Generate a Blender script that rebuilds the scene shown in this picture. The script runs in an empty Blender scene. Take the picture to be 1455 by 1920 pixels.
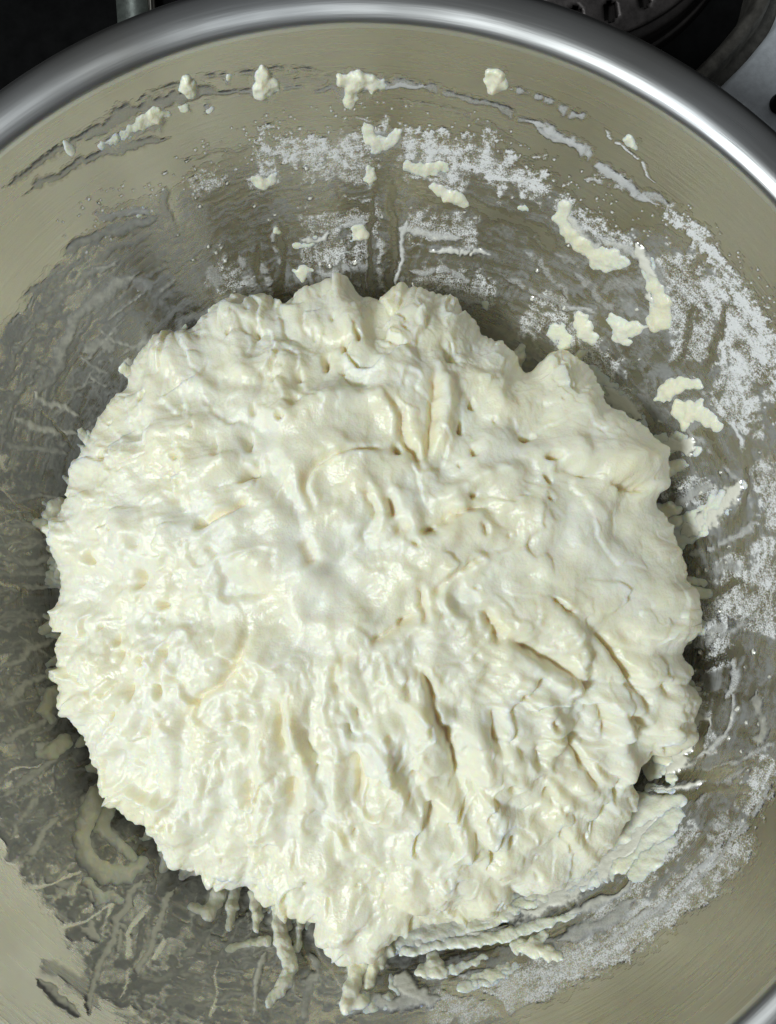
import bpy, bmesh, math, random
import numpy as np
from mathutils import Matrix, Vector

rng = np.random.default_rng(7)
random.seed(7)
SC = bpy.context.scene
COL = SC.collection
R = 0.14                                   # inner rim radius of the bowl in metres; everything below is in units of R

# ------------------------------------------------------------------ camera
FPX = 1397.0
CAM = np.array([0.154, 0.151, 1.316])
TX, TY = -0.005, -0.052
cx_, sx_, cy_, sy_ = math.cos(TX), math.sin(TX), math.cos(TY), math.sin(TY)
W2C = np.array([[cy_, 0, sy_], [0, 1, 0], [-sy_, 0, cy_]]) @ np.array([[1, 0, 0], [0, cx_, sx_], [0, -sx_, cx_]])
cd = bpy.data.cameras.new('camera')
cam = bpy.data.objects.new('camera', cd)
COL.objects.link(cam)
cd.sensor_fit = 'HORIZONTAL'
cd.sensor_width = 36.0
cd.lens = 36.0 * FPX / 1455.0
cd.clip_start = 0.005
cd.clip_end = 50
m4 = Matrix.Identity(4)
for i in range(3):
    for j in range(3):
        m4[i][j] = W2C[j][i]
    m4[i][3] = CAM[i] * R
cam.matrix_world = m4
SC.camera = cam

# ------------------------------------------------------------------ world, lamp, exposure
W = bpy.data.worlds.new('World')
SC.world = W
W.use_nodes = True
bg = W.node_tree.nodes['Background']
_wt = W.node_tree
_tc = _wt.nodes.new('ShaderNodeTexCoord'); _sx = _wt.nodes.new('ShaderNodeSeparateXYZ'); _rp = _wt.nodes.new('ShaderNodeValToRGB')
_wt.links.new(_tc.outputs['Generated'], _sx.inputs[0]); _wt.links.new(_sx.outputs['Z'], _rp.inputs['Fac']); _wt.links.new(_rp.outputs['Color'], bg.inputs['Color'])
_rp.color_ramp.elements[0].position = 0.05; _rp.color_ramp.elements[0].color = (0.17, 0.175, 0.175, 1)     # walls of the dim kitchen
_rp.color_ramp.elements[1].position = 0.75; _rp.color_ramp.elements[1].color = (0.92, 0.97, 1.0, 1)      # pale ceiling
bg.inputs['Strength'].default_value = 0.115
SC.view_settings.view_transform = 'Standard'
SC.view_settings.look = 'None'
SC.view_settings.exposure = 0.0
SC.view_settings.gamma = 1.0

ld = bpy.data.lights.new('ceiling_lamp', 'AREA')
ld.shape = 'DISK'
ld.size = 0.17
ld.energy = 7.0
ld.color = (0.91, 0.975, 1.0)
lamp = bpy.data.objects.new('ceiling_lamp', ld)
COL.objects.link(lamp)
az, el, dist = math.radians(204), math.radians(54), 0.85
lp = Vector((math.cos(az) * math.cos(el), math.sin(az) * math.cos(el), math.sin(el))) * dist
lamp.location = lp
lamp.rotation_euler = lp.to_track_quat('Z', 'Y').to_euler()

# ------------------------------------------------------------------ numpy helpers
def project(P):
    """points (n,3) in R units -> photograph pixel (u,v)"""
    q = (P - CAM) @ W2C.T
    return 727.5 + FPX * q[:, 0] / -q[:, 2], 960 - FPX * q[:, 1] / -q[:, 2]

def ray(u, v):
    u = np.asarray(u, float); v = np.asarray(v, float)
    d = np.stack([(u - 727.5) / FPX, -(v - 960) / FPX, -np.ones_like(u)], -1)
    return d @ W2C

def on_plane(u, v, z):
    d = ray(u, v)
    t = (z - CAM[2]) / d[..., 2]
    return CAM + d * t[..., None]

DEPTH = 0.80
def prof_r(z):
    """inner radius of the bowl at height z (0 at the rim, -DEPTH at the bottom)"""
    d = np.clip(-z / DEPTH, 0, 1)
    r = np.power(np.clip(1 - d ** 2.5, 0, 1), 0.4)
    return r - 0.07 * np.sin(np.pi * d)

def on_wall(u, v, lift=0.0):
    """first hit of the line of sight with the inner bowl surface"""
    d = ray(u, v)
    lo = (0.0 - CAM[2]) / d[..., 2]
    hi = (-DEPTH + 1e-4 - CAM[2]) / d[..., 2]
    for _ in range(36):
        mid = (lo + hi) / 2
        P = CAM + d * mid[..., None]
        f = np.hypot(P[..., 0], P[..., 1]) - prof_r(P[..., 2])
        ins = f < 0
        lo = np.where(ins, mid, lo); hi = np.where(ins, hi, mid)
    return CAM + d * (lo - lift)[..., None]

def wall_normal(P):
    """unit normal pointing into the bowl"""
    z = np.clip(P[..., 2], -DEPTH + 2e-3, -1e-3)
    dr = (prof_r(z + 1e-3) - prof_r(z - 1e-3)) / 2e-3
    r = np.hypot(P[..., 0], P[..., 1]) + 1e-9
    n = np.stack([-P[..., 0] / r, -P[..., 1] / r, dr], -1)
    return n / np.linalg.norm(n, axis=-1, keepdims=True)

def _hash(ix, iy, seed):
    h = (ix.astype(np.int64) * 374761393 + iy.astype(np.int64) * 668265263 + seed * 1442695041) & 0xFFFFFFFF
    h = ((h ^ (h >> 13)) * 1274126177) & 0xFFFFFFFF
    return (h ^ (h >> 16)) & 0xFFFF

def noise(x, y, seed=0):
    """gradient noise, about -1..1"""
    x0 = np.floor(x); y0 = np.floor(y)
    fx = (x - x0).astype(np.float32); fy = (y - y0).astype(np.float32)
    u = fx * fx * fx * (fx * (fx * 6 - 15) + 10); v = fy * fy * fy * (fy * (fy * 6 - 15) + 10)
    def g(ix, iy, dx, dy):
        a = _hash(ix, iy, seed).astype(np.float32) * (2 * np.pi / 65536)
        return np.cos(a) * dx + np.sin(a) * dy
    n00 = g(x0, y0, fx, fy); n10 = g(x0 + 1, y0, fx - 1, fy)
    n01 = g(x0, y0 + 1, fx, fy - 1); n11 = g(x0 + 1, y0 + 1, fx - 1, fy - 1)
    return ((n00 * (1 - u) + n10 * u) * (1 - v) + (n01 * (1 - u) + n11 * u) * v) * 1.5

def fbm(x, y, seed=0, octv=4, gain=0.5):
    s = 0; a = 1.0
    for k in range(octv):
        s = s + a * noise(x * 2 ** k + 17.3 * k, y * 2 ** k - 9.1 * k, seed + k)
        a *= gain
    return s

def sstep(a, b, x):
    t = np.clip((x - a) / (b - a), 0, 1)
    return t * t * (3 - 2 * t)

def smooth_line(pts, n=6):
    p = np.array(pts, float)
    if len(p) < 3:
        t = np.linspace(0, 1, 8)[:, None]
        return p[0] * (1 - t) + p[-1] * t
    q = np.vstack([2 * p[0] - p[1], p, 2 * p[-1] - p[-2]])
    out = []
    for i in range(1, len(q) - 2):
        a, b, c, d = q[i - 1:i + 3]
        for t in np.linspace(0, 1, n, endpoint=False):
            out.append(0.5 * (2 * b + (c - a) * t + (2 * a - 5 * b + 4 * c - d) * t * t + (3 * b - a - 3 * c + d) * t ** 3))
    out.append(p[-1])
    return np.array(out)

def line_dist(X, Y, pts, pad):
    """indices inside the padded box, distance to the smoothed line, position 0..1 along it, signed side"""
    L = smooth_line(pts)
    m = np.flatnonzero((X > L[:, 0].min() - pad) & (X < L[:, 0].max() + pad) & (Y > L[:, 1].min() - pad) & (Y < L[:, 1].max() + pad))
    x = X[m]; y = Y[m]
    best = np.full(len(m), 1e9); tt = np.zeros(len(m)); sd = np.zeros(len(m))
    n = len(L) - 1
    for i in range(n):
        ax, ay = L[i]; bx, by = L[i + 1] - L[i]
        l2 = bx * bx + by * by + 1e-9
        t = np.clip(((x - ax) * bx + (y - ay) * by) / l2, 0, 1)
        dx = x - ax - t * bx; dy = y - ay - t * by
        d = dx * dx + dy * dy
        b = d < best
        best[b] = d[b]; tt[b] = (i + t[b]) / n; sd[b] = np.sign(bx * dy - by * dx)[b]
    return m, np.sqrt(best), tt, sd

def make_mesh(name, verts, faces, mat, smooth=True, attrs=None):
    me = bpy.data.meshes.new(name)
    verts = np.asarray(verts, np.float32); faces = np.asarray(faces, np.int32)
    k = faces.shape[1]
    me.vertices.add(len(verts)); me.vertices.foreach_set('co', verts.ravel())
    me.loops.add(faces.size); me.loops.foreach_set('vertex_index', faces.ravel())
    me.polygons.add(len(faces))
    me.polygons.foreach_set('loop_start', np.arange(0, faces.size, k, dtype=np.int32))
    me.polygons.foreach_set('loop_total', np.full(len(faces), k, np.int32))
    me.polygons.foreach_set('use_smooth', np.full(len(faces), smooth, bool))
    for an, av in (attrs or {}).items():
        a = me.attributes.new(an, 'FLOAT', 'POINT')
        a.data.foreach_set('value', np.asarray(av, np.float32))
    me.update(calc_edges=True)
    if mat: me.materials.append(mat)
    return me

def link(name, me, parent=None, **props):
    o = bpy.data.objects.new(name, me)
    COL.objects.link(o)
    if parent: o.parent = parent
    for k, v in props.items(): o[k] = v
    return o

def grid_faces(nu, nv, wrap=False):
    """vertex index = i*nv + j"""
    i = np.arange(nu if wrap else nu - 1); j = np.arange(nv - 1)
    I, J = np.meshgrid(i, j, indexing='ij')
    I2 = (I + 1) % nu
    return np.stack([I * nv + J, I2 * nv + J, I2 * nv + J + 1, I * nv + J + 1], -1).reshape(-1, 4)

def lathe(profile, n=256):
    p = np.array(profile, float)
    th = np.linspace(0, 2 * np.pi, n, endpoint=False)
    V = np.stack([np.cos(th)[:, None] * p[None, :, 0], np.sin(th)[:, None] * p[None, :, 0], np.broadcast_to(p[None, :, 1], (n, len(p)))], -1).reshape(-1, 3)
    return V, grid_faces(n, len(p), wrap=True)

# ------------------------------------------------------------------ materials
def new_mat(name):
    m = bpy.data.materials.new(name); m.use_nodes = True
    nt = m.node_tree
    return m, nt, nt.nodes['Principled BSDF'], nt.nodes, nt.links

def nd(nt, typ, **kw):
    n = nt.nodes.new(typ)
    for k, v in kw.items():
        if k.startswith('i_'): n.inputs[k[2:].replace('_', ' ')].default_value = v
        else: setattr(n, k, v)
    return n

def ring_coords(nt, k_around, k_up):
    """coordinates that run round the bowl's axis, so grain is drawn out along the circumference"""
    tc = nd(nt, 'ShaderNodeTexCoord')
    flat = nd(nt, 'ShaderNodeVectorMath', operation='MULTIPLY'); flat.inputs[1].default_value = (1, 1, 0)
    nrm = nd(nt, 'ShaderNodeVectorMath', operation='NORMALIZE')
    sc = nd(nt, 'ShaderNodeVectorMath', operation='SCALE'); sc.inputs['Scale'].default_value = k_around
    up = nd(nt, 'ShaderNodeVectorMath', operation='MULTIPLY'); up.inputs[1].default_value = (0, 0, k_up)
    ln = nd(nt, 'ShaderNodeVectorMath', operation='LENGTH')
    lz = nd(nt, 'ShaderNodeCombineXYZ')
    mul = nd(nt, 'ShaderNodeMath', operation='MULTIPLY'); mul.inputs[1].default_value = k_up * 0.8
    add = nd(nt, 'ShaderNodeVectorMath', operation='ADD')
    add2 = nd(nt, 'ShaderNodeVectorMath', operation='ADD')
    L = nt.links
    L.new(tc.outputs['Object'], flat.inputs[0]); L.new(flat.outputs[0], nrm.inputs[0]); L.new(nrm.outputs[0], sc.inputs[0])
    L.new(tc.outputs['Object'], up.inputs[0]); L.new(flat.outputs[0], ln.inputs[0]); L.new(ln.outputs['Value'], mul.inputs[0])
    L.new(mul.outputs[0], lz.inputs['Z'])
    L.new(sc.outputs[0], add.inputs[0]); L.new(up.outputs[0], add.inputs[1])
    L.new(add.outputs[0], add2.inputs[0]); L.new(lz.outputs[0], add2.inputs[1])
    return add2.outputs[0], tc

def steel_nodes(nt, b, col=(0.52, 0.505, 0.465), rough=0.25, brush=0.16):
    L = nt.links
    vec, tc = ring_coords(nt, 5.0, 900.0)
    br = nd(nt, 'ShaderNodeTexNoise', i_Scale=1.0, i_Detail=3.0, i_Roughness=0.6)
    L.new(vec, br.inputs['Vector'])
    cl = nd(nt, 'ShaderNodeTexNoise', i_Scale=16.0, i_Detail=3.0)
    L.new(tc.outputs['Object'], cl.inputs['Vector'])
    mx = nd(nt, 'ShaderNodeMath', operation='MULTIPLY_ADD'); mx.inputs[1].default_value = 0.12; mx.inputs[2].default_value = rough - 0.15
    L.new(br.outputs['Fac'], mx.inputs[0])
    m2 = nd(nt, 'ShaderNodeMath', operation='MULTIPLY_ADD'); m2.inputs[1].default_value = 0.20
    L.new(cl.outputs['Fac'], m2.inputs[0]); L.new(mx.outputs[0], m2.inputs[2])
    L.new(m2.outputs[0], b.inputs['Roughness'])
    bp = nd(nt, 'ShaderNodeBump', i_Strength=brush, i_Distance=0.0006)
    wv = nd(nt, 'ShaderNodeTexNoise', i_Scale=26.0, i_Detail=1.0)
    L.new(tc.outputs['Object'], wv.inputs['Vector'])
    b0 = nd(nt, 'ShaderNodeBump', i_Strength=0.35, i_Distance=0.002)
    L.new(wv.outputs['Fac'], b0.inputs['Height']); L.new(b0.outputs[0], bp.inputs['Normal'])
    L.new(br.outputs['Fac'], bp.inputs['Height']); L.new(bp.outputs[0], b.inputs['Normal'])
    bl = nd(nt, 'ShaderNodeTexNoise', i_Scale=13.0, i_Detail=4.0, i_Distortion=0.6)
    L.new(tc.outputs['Object'], bl.inputs['Vector'])
    rc = nd(nt, 'ShaderNodeValToRGB')
    rc.color_ramp.elements[0].position = 0.36; rc.color_ramp.elements[1].position = 0.62
    rc.color_ramp.elements[0].color = (col[0] * 0.80, col[1] * 0.78, col[2] * 0.74, 1); rc.color_ramp.elements[1].color = (*col, 1)
    L.new(bl.outputs['Fac'], rc.inputs['Fac']); L.new(rc.outputs[0], b.inputs['Base Color'])
    b.inputs['Metallic'].default_value = 1.0
    return bp

M_STEEL, nt, b, N, L = new_mat('brushed_steel')
steel_nodes(nt, b)
M_RIM, nt, b, N, L = new_mat('rim_steel')
steel_nodes(nt, b, (0.60, 0.605, 0.605), 0.31, 0.07)

def dough_nodes(nt, b, sss=0.0042, col=(0.90, 0.875, 0.73)):
    L = nt.links
    tc = nd(nt, 'ShaderNodeTexCoord')
    n1 = nd(nt, 'ShaderNodeTexNoise', i_Scale=45.0, i_Detail=4.0)
    n2 = nd(nt, 'ShaderNodeTexNoise', i_Scale=1300.0, i_Detail=3.0)
    L.new(tc.outputs['Object'], n1.inputs['Vector']); L.new(tc.outputs['Object'], n2.inputs['Vector'])
    cr = nd(nt, 'ShaderNodeValToRGB')
    cr.color_ramp.elements[0].position = 0.35; cr.color_ramp.elements[1].position = 0.68
    cr.color_ramp.elements[0].color = (col[0], col[1] * 0.985, col[2] * 0.90, 1)
    cr.color_ramp.elements[1].color = (col[0] * 0.99, col[1] * 1.01, col[2] * 1.04, 1)
    L.new(n1.outputs['Fac'], cr.inputs['Fac'])
    at = nd(nt, 'ShaderNodeAttribute', attribute_name='bounce_tint')
    ins = nd(nt, 'ShaderNodeMix', data_type='RGBA'); ins.inputs[7].default_value = (0.89, 0.82, 0.59, 1)      # warm light scattered inside pits and cracks, put into the colour
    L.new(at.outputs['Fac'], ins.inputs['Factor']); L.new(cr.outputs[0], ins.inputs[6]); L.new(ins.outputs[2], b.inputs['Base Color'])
    b.inputs['Subsurface Weight'].default_value = 1.0
    b.inputs['Subsurface Radius'].default_value = (1.0, 0.76, 0.34)
    b.inputs['Subsurface Scale'].default_value = sss
    mr = nd(nt, 'ShaderNodeMapRange'); mr.inputs['From Min'].default_value = 0.3; mr.inputs['From Max'].default_value = 0.7
    mr.inputs['To Min'].default_value = 0.26; mr.inputs['To Max'].default_value = 0.46
    L.new(n1.outputs['Fac'], mr.inputs['Value']); L.new(mr.outputs[0], b.inputs['Roughness'])
    bp = nd(nt, 'ShaderNodeBump', i_Strength=0.38, i_Distance=0.0005)
    L.new(n2.outputs['Fac'], bp.inputs['Height']); L.new(bp.outputs[0], b.inputs['Normal'])

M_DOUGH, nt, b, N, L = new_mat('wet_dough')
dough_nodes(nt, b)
M_LUMP, nt, b, N, L = new_mat('dough_scrap')
dough_nodes(nt, b, 0.0016, (0.88, 0.855, 0.72))
M_BATTER, nt, b, N, L = new_mat('thin_wet_batter')
dough_nodes(nt, b, 0.0018, (0.88, 0.865, 0.75))

# film of batter and flour on the steel: steel where it is thin, batter or flour where it is thick
M_FILM, nt, b, N, L = new_mat('batter_film')
steel_nodes(nt, b)
bd = nd(nt, 'ShaderNodeBsdfPrincipled')
bd.inputs['Roughness'].default_value = 0.36
bd.inputs['Subsurface Weight'].default_value = 0.0
tc = nd(nt, 'ShaderNodeTexCoord')
fn = nd(nt, 'ShaderNodeTexNoise', i_Scale=2100.0, i_Detail=3.0, i_Roughness=0.6)
L.new(tc.outputs['Object'], fn.inputs['Vector'])
at_t = nd(nt, 'ShaderNodeAttribute', attribute_name='cover')
at_f = nd(nt, 'ShaderNodeAttribute', attribute_name='flour')
mixc = nd(nt, 'ShaderNodeMix', data_type='RGBA')
at_k = nd(nt, 'ShaderNodeAttribute', attribute_name='thick')
thn = nd(nt, 'ShaderNodeMix', data_type='RGBA')
thn.inputs[6].default_value = (0.27, 0.272, 0.262, 1)
thn.inputs[7].default_value = (0.80, 0.78, 0.67, 1)
L.new(at_k.outputs['Fac'], thn.inputs['Factor']); L.new(thn.outputs[2], mixc.inputs[6])
mixc.inputs[7].default_value = (0.88, 0.885, 0.89, 1)
L.new(at_f.outputs['Fac'], mixc.inputs['Factor']); L.new(mixc.outputs[2], bd.inputs['Base Color'])
# powder breaks up in grains
gr = nd(nt, 'ShaderNodeMath', operation='SUBTRACT'); gr.inputs[1].default_value = 0.5
L.new(fn.outputs['Fac'], gr.inputs[0])
gg = nd(nt, 'ShaderNodeMath', operation='MULTIPLY_ADD'); gg.inputs[1].default_value = 2.0; gg.inputs[2].default_value = 0.18
L.new(at_f.outputs['Fac'], gg.inputs[0])
g2 = nd(nt, 'ShaderNodeMath', operation='MULTIPLY_ADD'); L.new(gg.outputs[0], g2.inputs[1])
L.new(gr.outputs[0], g2.inputs[0]); L.new(at_t.outputs['Fac'], g2.inputs[2])
g3 = nd(nt, 'ShaderNodeMapRange', interpolation_type='SMOOTHSTEP'); g3.inputs['From Min'].default_value = 0.08; g3.inputs['From Max'].default_value = 0.86
L.new(g2.outputs[0], g3.inputs['Value'])
bp = nd(nt, 'ShaderNodeBump', i_Strength=0.25, i_Distance=0.0004)
L.new(fn.outputs['Fac'], bp.inputs['Height']); L.new(bp.outputs[0], bd.inputs['Normal'])
ms = nd(nt, 'ShaderNodeMixShader')
L.new(g3.outputs[0], ms.inputs[0]); L.new(b.outputs[0], ms.inputs[1]); L.new(bd.outputs[0], ms.inputs[2])
L.new(ms.outputs[0], N['Material Output'].inputs['Surface'])

def plain(name, col, rough, metal=0.0, grain=0.0, gscale=300.0, bump=0.0):
    m, nt, b, N, L = new_mat(name)
    tc = nd(nt, 'ShaderNodeTexCoord')
    n = nd(nt, 'ShaderNodeTexNoise', i_Scale=gscale, i_Detail=5.0, i_Roughness=0.65)
    L.new(tc.outputs['Object'], n.inputs['Vector'])
    cr = nd(nt, 'ShaderNodeValToRGB')
    cr.color_ramp.elements[0].position = 0.3; cr.color_ramp.elements[1].position = 0.72
    cr.color_ramp.elements[0].color = (*[c * (1 - grain) for c in col], 1)
    cr.color_ramp.elements[1].color = (*[min(1, c * (1 + grain)) for c in col], 1)
    L.new(n.outputs['Fac'], cr.inputs['Fac']); L.new(cr.outputs[0], b.inputs['Base Color'])
    b.inputs['Roughness'].default_value = rough; b.inputs['Metallic'].default_value = metal
    if bump:
        bp = nd(nt, 'ShaderNodeBump', i_Strength=bump, i_Distance=0.0008)
        L.new(n.outputs['Fac'], bp.inputs['Height']); L.new(bp.outputs[0], b.inputs['Normal'])
    return m
M_BLACK = plain('black_enamel', (0.004, 0.004, 0.004), 0.5, 0, 0.5, 120)
M_BLACK.node_tree.nodes['Principled BSDF'].inputs['Specular IOR Level'].default_value = 0.08
M_PANEL = plain('scuffed_steel_panel', (0.66, 0.69, 0.72), 0.5, 0.35, 0.12, 420, 0.25)
M_STRIP = plain('dull_grey_strip', (0.075, 0.085, 0.075), 0.5, 0.4, 0.35, 260, 0.2)
M_BURN = plain('sooty_burner_steel', (0.085, 0.075, 0.072), 0.5, 0.7, 0.55, 160, 0.3)
M_SEAM = plain('dark_burner_iron', (0.018, 0.015, 0.014), 0.55, 0.2, 0.5, 160, 0.3)
M_PLATE = plain('worn_plate_edge', (0.17, 0.16, 0.14), 0.5, 0.8, 0.4, 200, 0.3)

# ------------------------------------------------------------------ setting: the cooktop
ZS = -0.915                                             # top of the cooktop
bm = bmesh.new()
bmesh.ops.create_grid(bm, x_segments=12, y_segments=12, size=9 * R)
me = bpy.data.meshes.new('cooktop'); bm.to_mesh(me); bm.free(); me.materials.append(M_BLACK)
o = link('cooktop', me, kind='structure'); o.location = (0, 0, ZS * R)

# ------------------------------------------------------------------ the bowl
bowl = bpy.data.objects.new('mixing_bowl', None); COL.objects.link(bowl)
bowl.location = (0, 0, ZS * R)
bowl['label'] = 'large stainless steel mixing bowl holding the sticky dough'
bowl['category'] = 'bowl'
def in_bowl(V):
    V = np.array(V, float).copy(); V[:, 2] -= ZS
    return V * R
zz = -DEPTH * np.power(np.sin(np.linspace(0, np.pi / 2, 90)), 1.15)
inner = [(max(prof_r(z), 0.0), z) for z in zz]
inner[-1] = (0.0008, -DEPTH)
outer = [(r + 0.010 if r > 0.1 else r, z - 0.012 if i > 40 else z - 0.012 * i / 40) for i, (r, z) in enumerate(inner)]
V, F = lathe(outer[::-1] + [(1.012, 0.0)], 320)
V2, F2 = lathe([(1.0, 0.0)] + inner[1:], 320)
V = np.vstack([V, V2]); F = np.vstack([F, F2[:, ::-1] + len(V) - len(V2)])
F[:len(F) - len(F2)] = F[:len(F) - len(F2)]
link('bowl_body', make_mesh('bowl_body', in_bowl(V), F, M_STEEL), bowl)
rim_prof = smooth_line([(0.9995, -0.012), (1.0, 0.0), (1.003, 0.010), (1.009, 0.018), (1.019, 0.0252), (1.030, 0.0300), (1.045, 0.0325), (1.060, 0.0315), (1.074, 0.027),
                        (1.085, 0.018), (1.0905, 0.006), (1.091, -0.006), (1.086, -0.019), (1.075, -0.025), (1.061, -0.023), (1.050, -0.012), (1.030, -0.003), (1.008, -0.010)], 5)
V, F = lathe(rim_prof, 384)
link('rolled_rim', make_mesh('rolled_rim', in_bowl(V), F[:, ::-1], M_RIM), bowl)

# ------------------------------------------------------------------ film of batter and flour on the wall (one uncountable smear)
NT_, NS_ = 1900, 330
zrow = -np.linspace(0.03, 0.66, NS_)
thc = np.linspace(0, 2 * np.pi, NT_, endpoint=False) - np.pi / 2
TH, Z = np.meshgrid(thc, zrow, indexing='ij')
TH = TH.ravel(); Z = Z.ravel()
RR = prof_r(Z)
P = np.stack([RR * np.cos(TH), RR * np.sin(TH), Z], -1)
U, Vv = project(P)
A = (TH + np.pi / 2) * 1.0                               # along the circumference
S = np.interp(-Z, -zrow, np.cumsum(np.r_[0, np.hypot(np.diff(prof_r(zrow)), np.diff(zrow))]))
wx = U + 9 * noise(U / 45, Vv / 45, 901) + 2.2 * noise(U / 13, Vv / 13, 902)
wy = Vv + 9 * noise(U / 45, Vv / 45, 903) + 2.2 * noise(U / 13, Vv / 13, 904)
cover = np.zeros(len(U)); flour = np.zeros(len(U)); T = np.zeros(len(U))
fine = fbm(U / 9, Vv / 9, 910, 3)
mid = fbm(U / 40, Vv / 40, 920, 4)
# streaks that run round the bowl / up the wall
tang = fbm(A * 7 + 0.6 * mid, S * 75 + 1.2 * mid, 930, 4, 0.6)
rad = fbm(A * 60 + 0.8 * mid, S * 6 + 0.5 * mid, 940, 4, 0.6)
# outer edge of the smeared zone as a height on the wall, traced round the bowl
edge_px = [(0, 620), (55, 550), (112, 485), (180, 430), (250, 388), (340, 345), (460, 285), (560, 262), (700, 240), (800, 262), (900, 262), (980, 320), (1060, 365), (1150, 440),
           (1240, 420), (1310, 470), (1370, 530), (1415, 620), (1452, 700), (1470, 850), (1480, 1000), (1480, 1200), (1475, 1380), (1430, 1500), (1340, 1640), (1250, 1730), (1130, 1820), (1000, 1890), (900, 1945), (760, 1985),
           (600, 1990), (420, 1970), (290, 1950), (215, 1890), (150, 1830), (120, 1750), (60, 1660), (0, 1590), (-50, 1450), (-75, 1250), (-80, 1000), (-50, 780)]
ep = on_wall(np.array([p[0] for p in edge_px], float), np.array([p[1] for p in edge_px], float))
ea = np.mod(np.arctan2(ep[:, 1], ep[:, 0]) + np.pi / 2, 2 * np.pi); o_ = np.argsort(ea)
zedge = np.interp(A, ea[o_], ep[o_, 2], period=2 * np.pi)
inside = (zedge - Z) * 1000 + 14 * mid + 8 * tang       # >0 below the edge
zone = sstep(-12, 24, inside)
ang = np.degrees(np.mod(TH, 2 * np.pi))                 # 0 right, 90 top, 180 left
def sector(a0, a1, soft=14):
    c = (a0 + a1) / 2; h = (a1 - a0) / 2
    d = np.abs((ang - c + 180) % 360 - 180)
    return sstep(h + soft, h - soft, d)
left = sector(128, 262)
top = sector(58, 128)
right = sector(-42, 58)
bot = sector(262, 318)
deep = sstep(20, 420, inside)
# left: dull even coat dragged into ridges; top: thin, mostly bare; right: patchy and floury
f_left = 0.66 + 0.22 * mid + 0.25 * tang * sstep(0, 0.5, mid + 0.3) + 0.12 * fine
f_top = 0.34 + 0.28 * tang + 0.30 * rad * deep + 0.10 * fine + 0.1 * mid
f_right = 0.40 + 0.34 * mid + 0.28 * tang + 0.15 * fine
f_bot = 0.45 + 0.30 * tang + 0.2 * mid + 0.1 * fine
cover += zone * np.clip(left * f_left + top * f_top + right * f_right + bot * f_bot, 0, 0.86)
# relief of the dragged coat
rl = fbm(A * 6 + 0.8 * mid, S * 20 + 1.3 * mid, 950, 2, 0.4)
rr_ = fbm(A * 24 + 0.7 * mid, S * 6 + 0.7 * mid, 960, 2, 0.4)
upper_left = sector(118, 168, 10); low_left = sector(168, 240, 12)
ln_ = rl * (1 - low_left) + rr_ * low_left
strk = tang * (1 - low_left) + fbm(A * 70 + 1.2 * mid, S * 7 + 0.8 * mid, 970, 3, 0.55) * low_left      # fine scrape lines
cover += zone * left * 0.16 * strk
T += zone * left * (1.4 + 1.2 * sstep(-0.15, 0.25, ln_) + 0.9 * sstep(0.2, 0.7, ln_) + 0.5 * mid + 1.1 * strk + 0.15 * fine)
cover += zone * left * 0.22 * (sstep(-0.15, 0.25, ln_) - 0.5)
T += zone * (1 - left) * np.clip(cover * 1.6, 0, 1.2) * (1 + 0.35 * fine)

def smear(pts, w, cov=0.8, fl=0.0, h=2.0, ragged=0.6, taper=0.15, seed=0, dash=0.0):
    """one dragged stroke of batter (or flour) over the wall; points are photograph pixels"""
    m, d, t, sd = line_dist(wx, wy, pts, w * 2.2 + 12)
    if len(m) == 0: return
    n = fine[m] * 0.5 + noise(wx[m] / (w * 0.9 + 4), wy[m] / (w * 0.9 + 4), 1000 + seed) * 0.8
    e = w * (1 + ragged * n) * (sstep(0, taper, t) * sstep(1, 1 - taper, t) * 0.85 + 0.15)
    k = sstep(1.3, 0.35, d / np.maximum(e, 0.5))
    if dash: k = k * sstep(dash - 0.25, dash + 0.25, noise(t * len(pts) * 3.1 + seed, t * 0 + seed * 1.7, 1100 + seed) + 0.45)
    cover[m] = np.maximum(cover[m], k * cov)
    flour[m] = flour[m] * (1 - k) + k * fl
    dome = np.sqrt(np.clip(1 - (d / np.maximum(e, 0.5)) ** 2, 0, 1))
    T[m] = np.maximum(T[m], T[m] * (1 - k) + k * h * dome * (1 + 0.25 * n))

def bare(pts, w, k0=0.9, ragged=0.4):
    """a stroke wiped back to the steel"""
    m, d, t, sd = line_dist(wx, wy, pts, w * 2 + 10)
    if len(m) == 0: return
    k = sstep(1.2, 0.6, d / (w * (1 + ragged * fine[m]))) * sstep(0, 0.12, t) * sstep(1, 0.88, t) * k0
    cover[m] *= 1 - k; T[m] *= 1 - k

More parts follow.
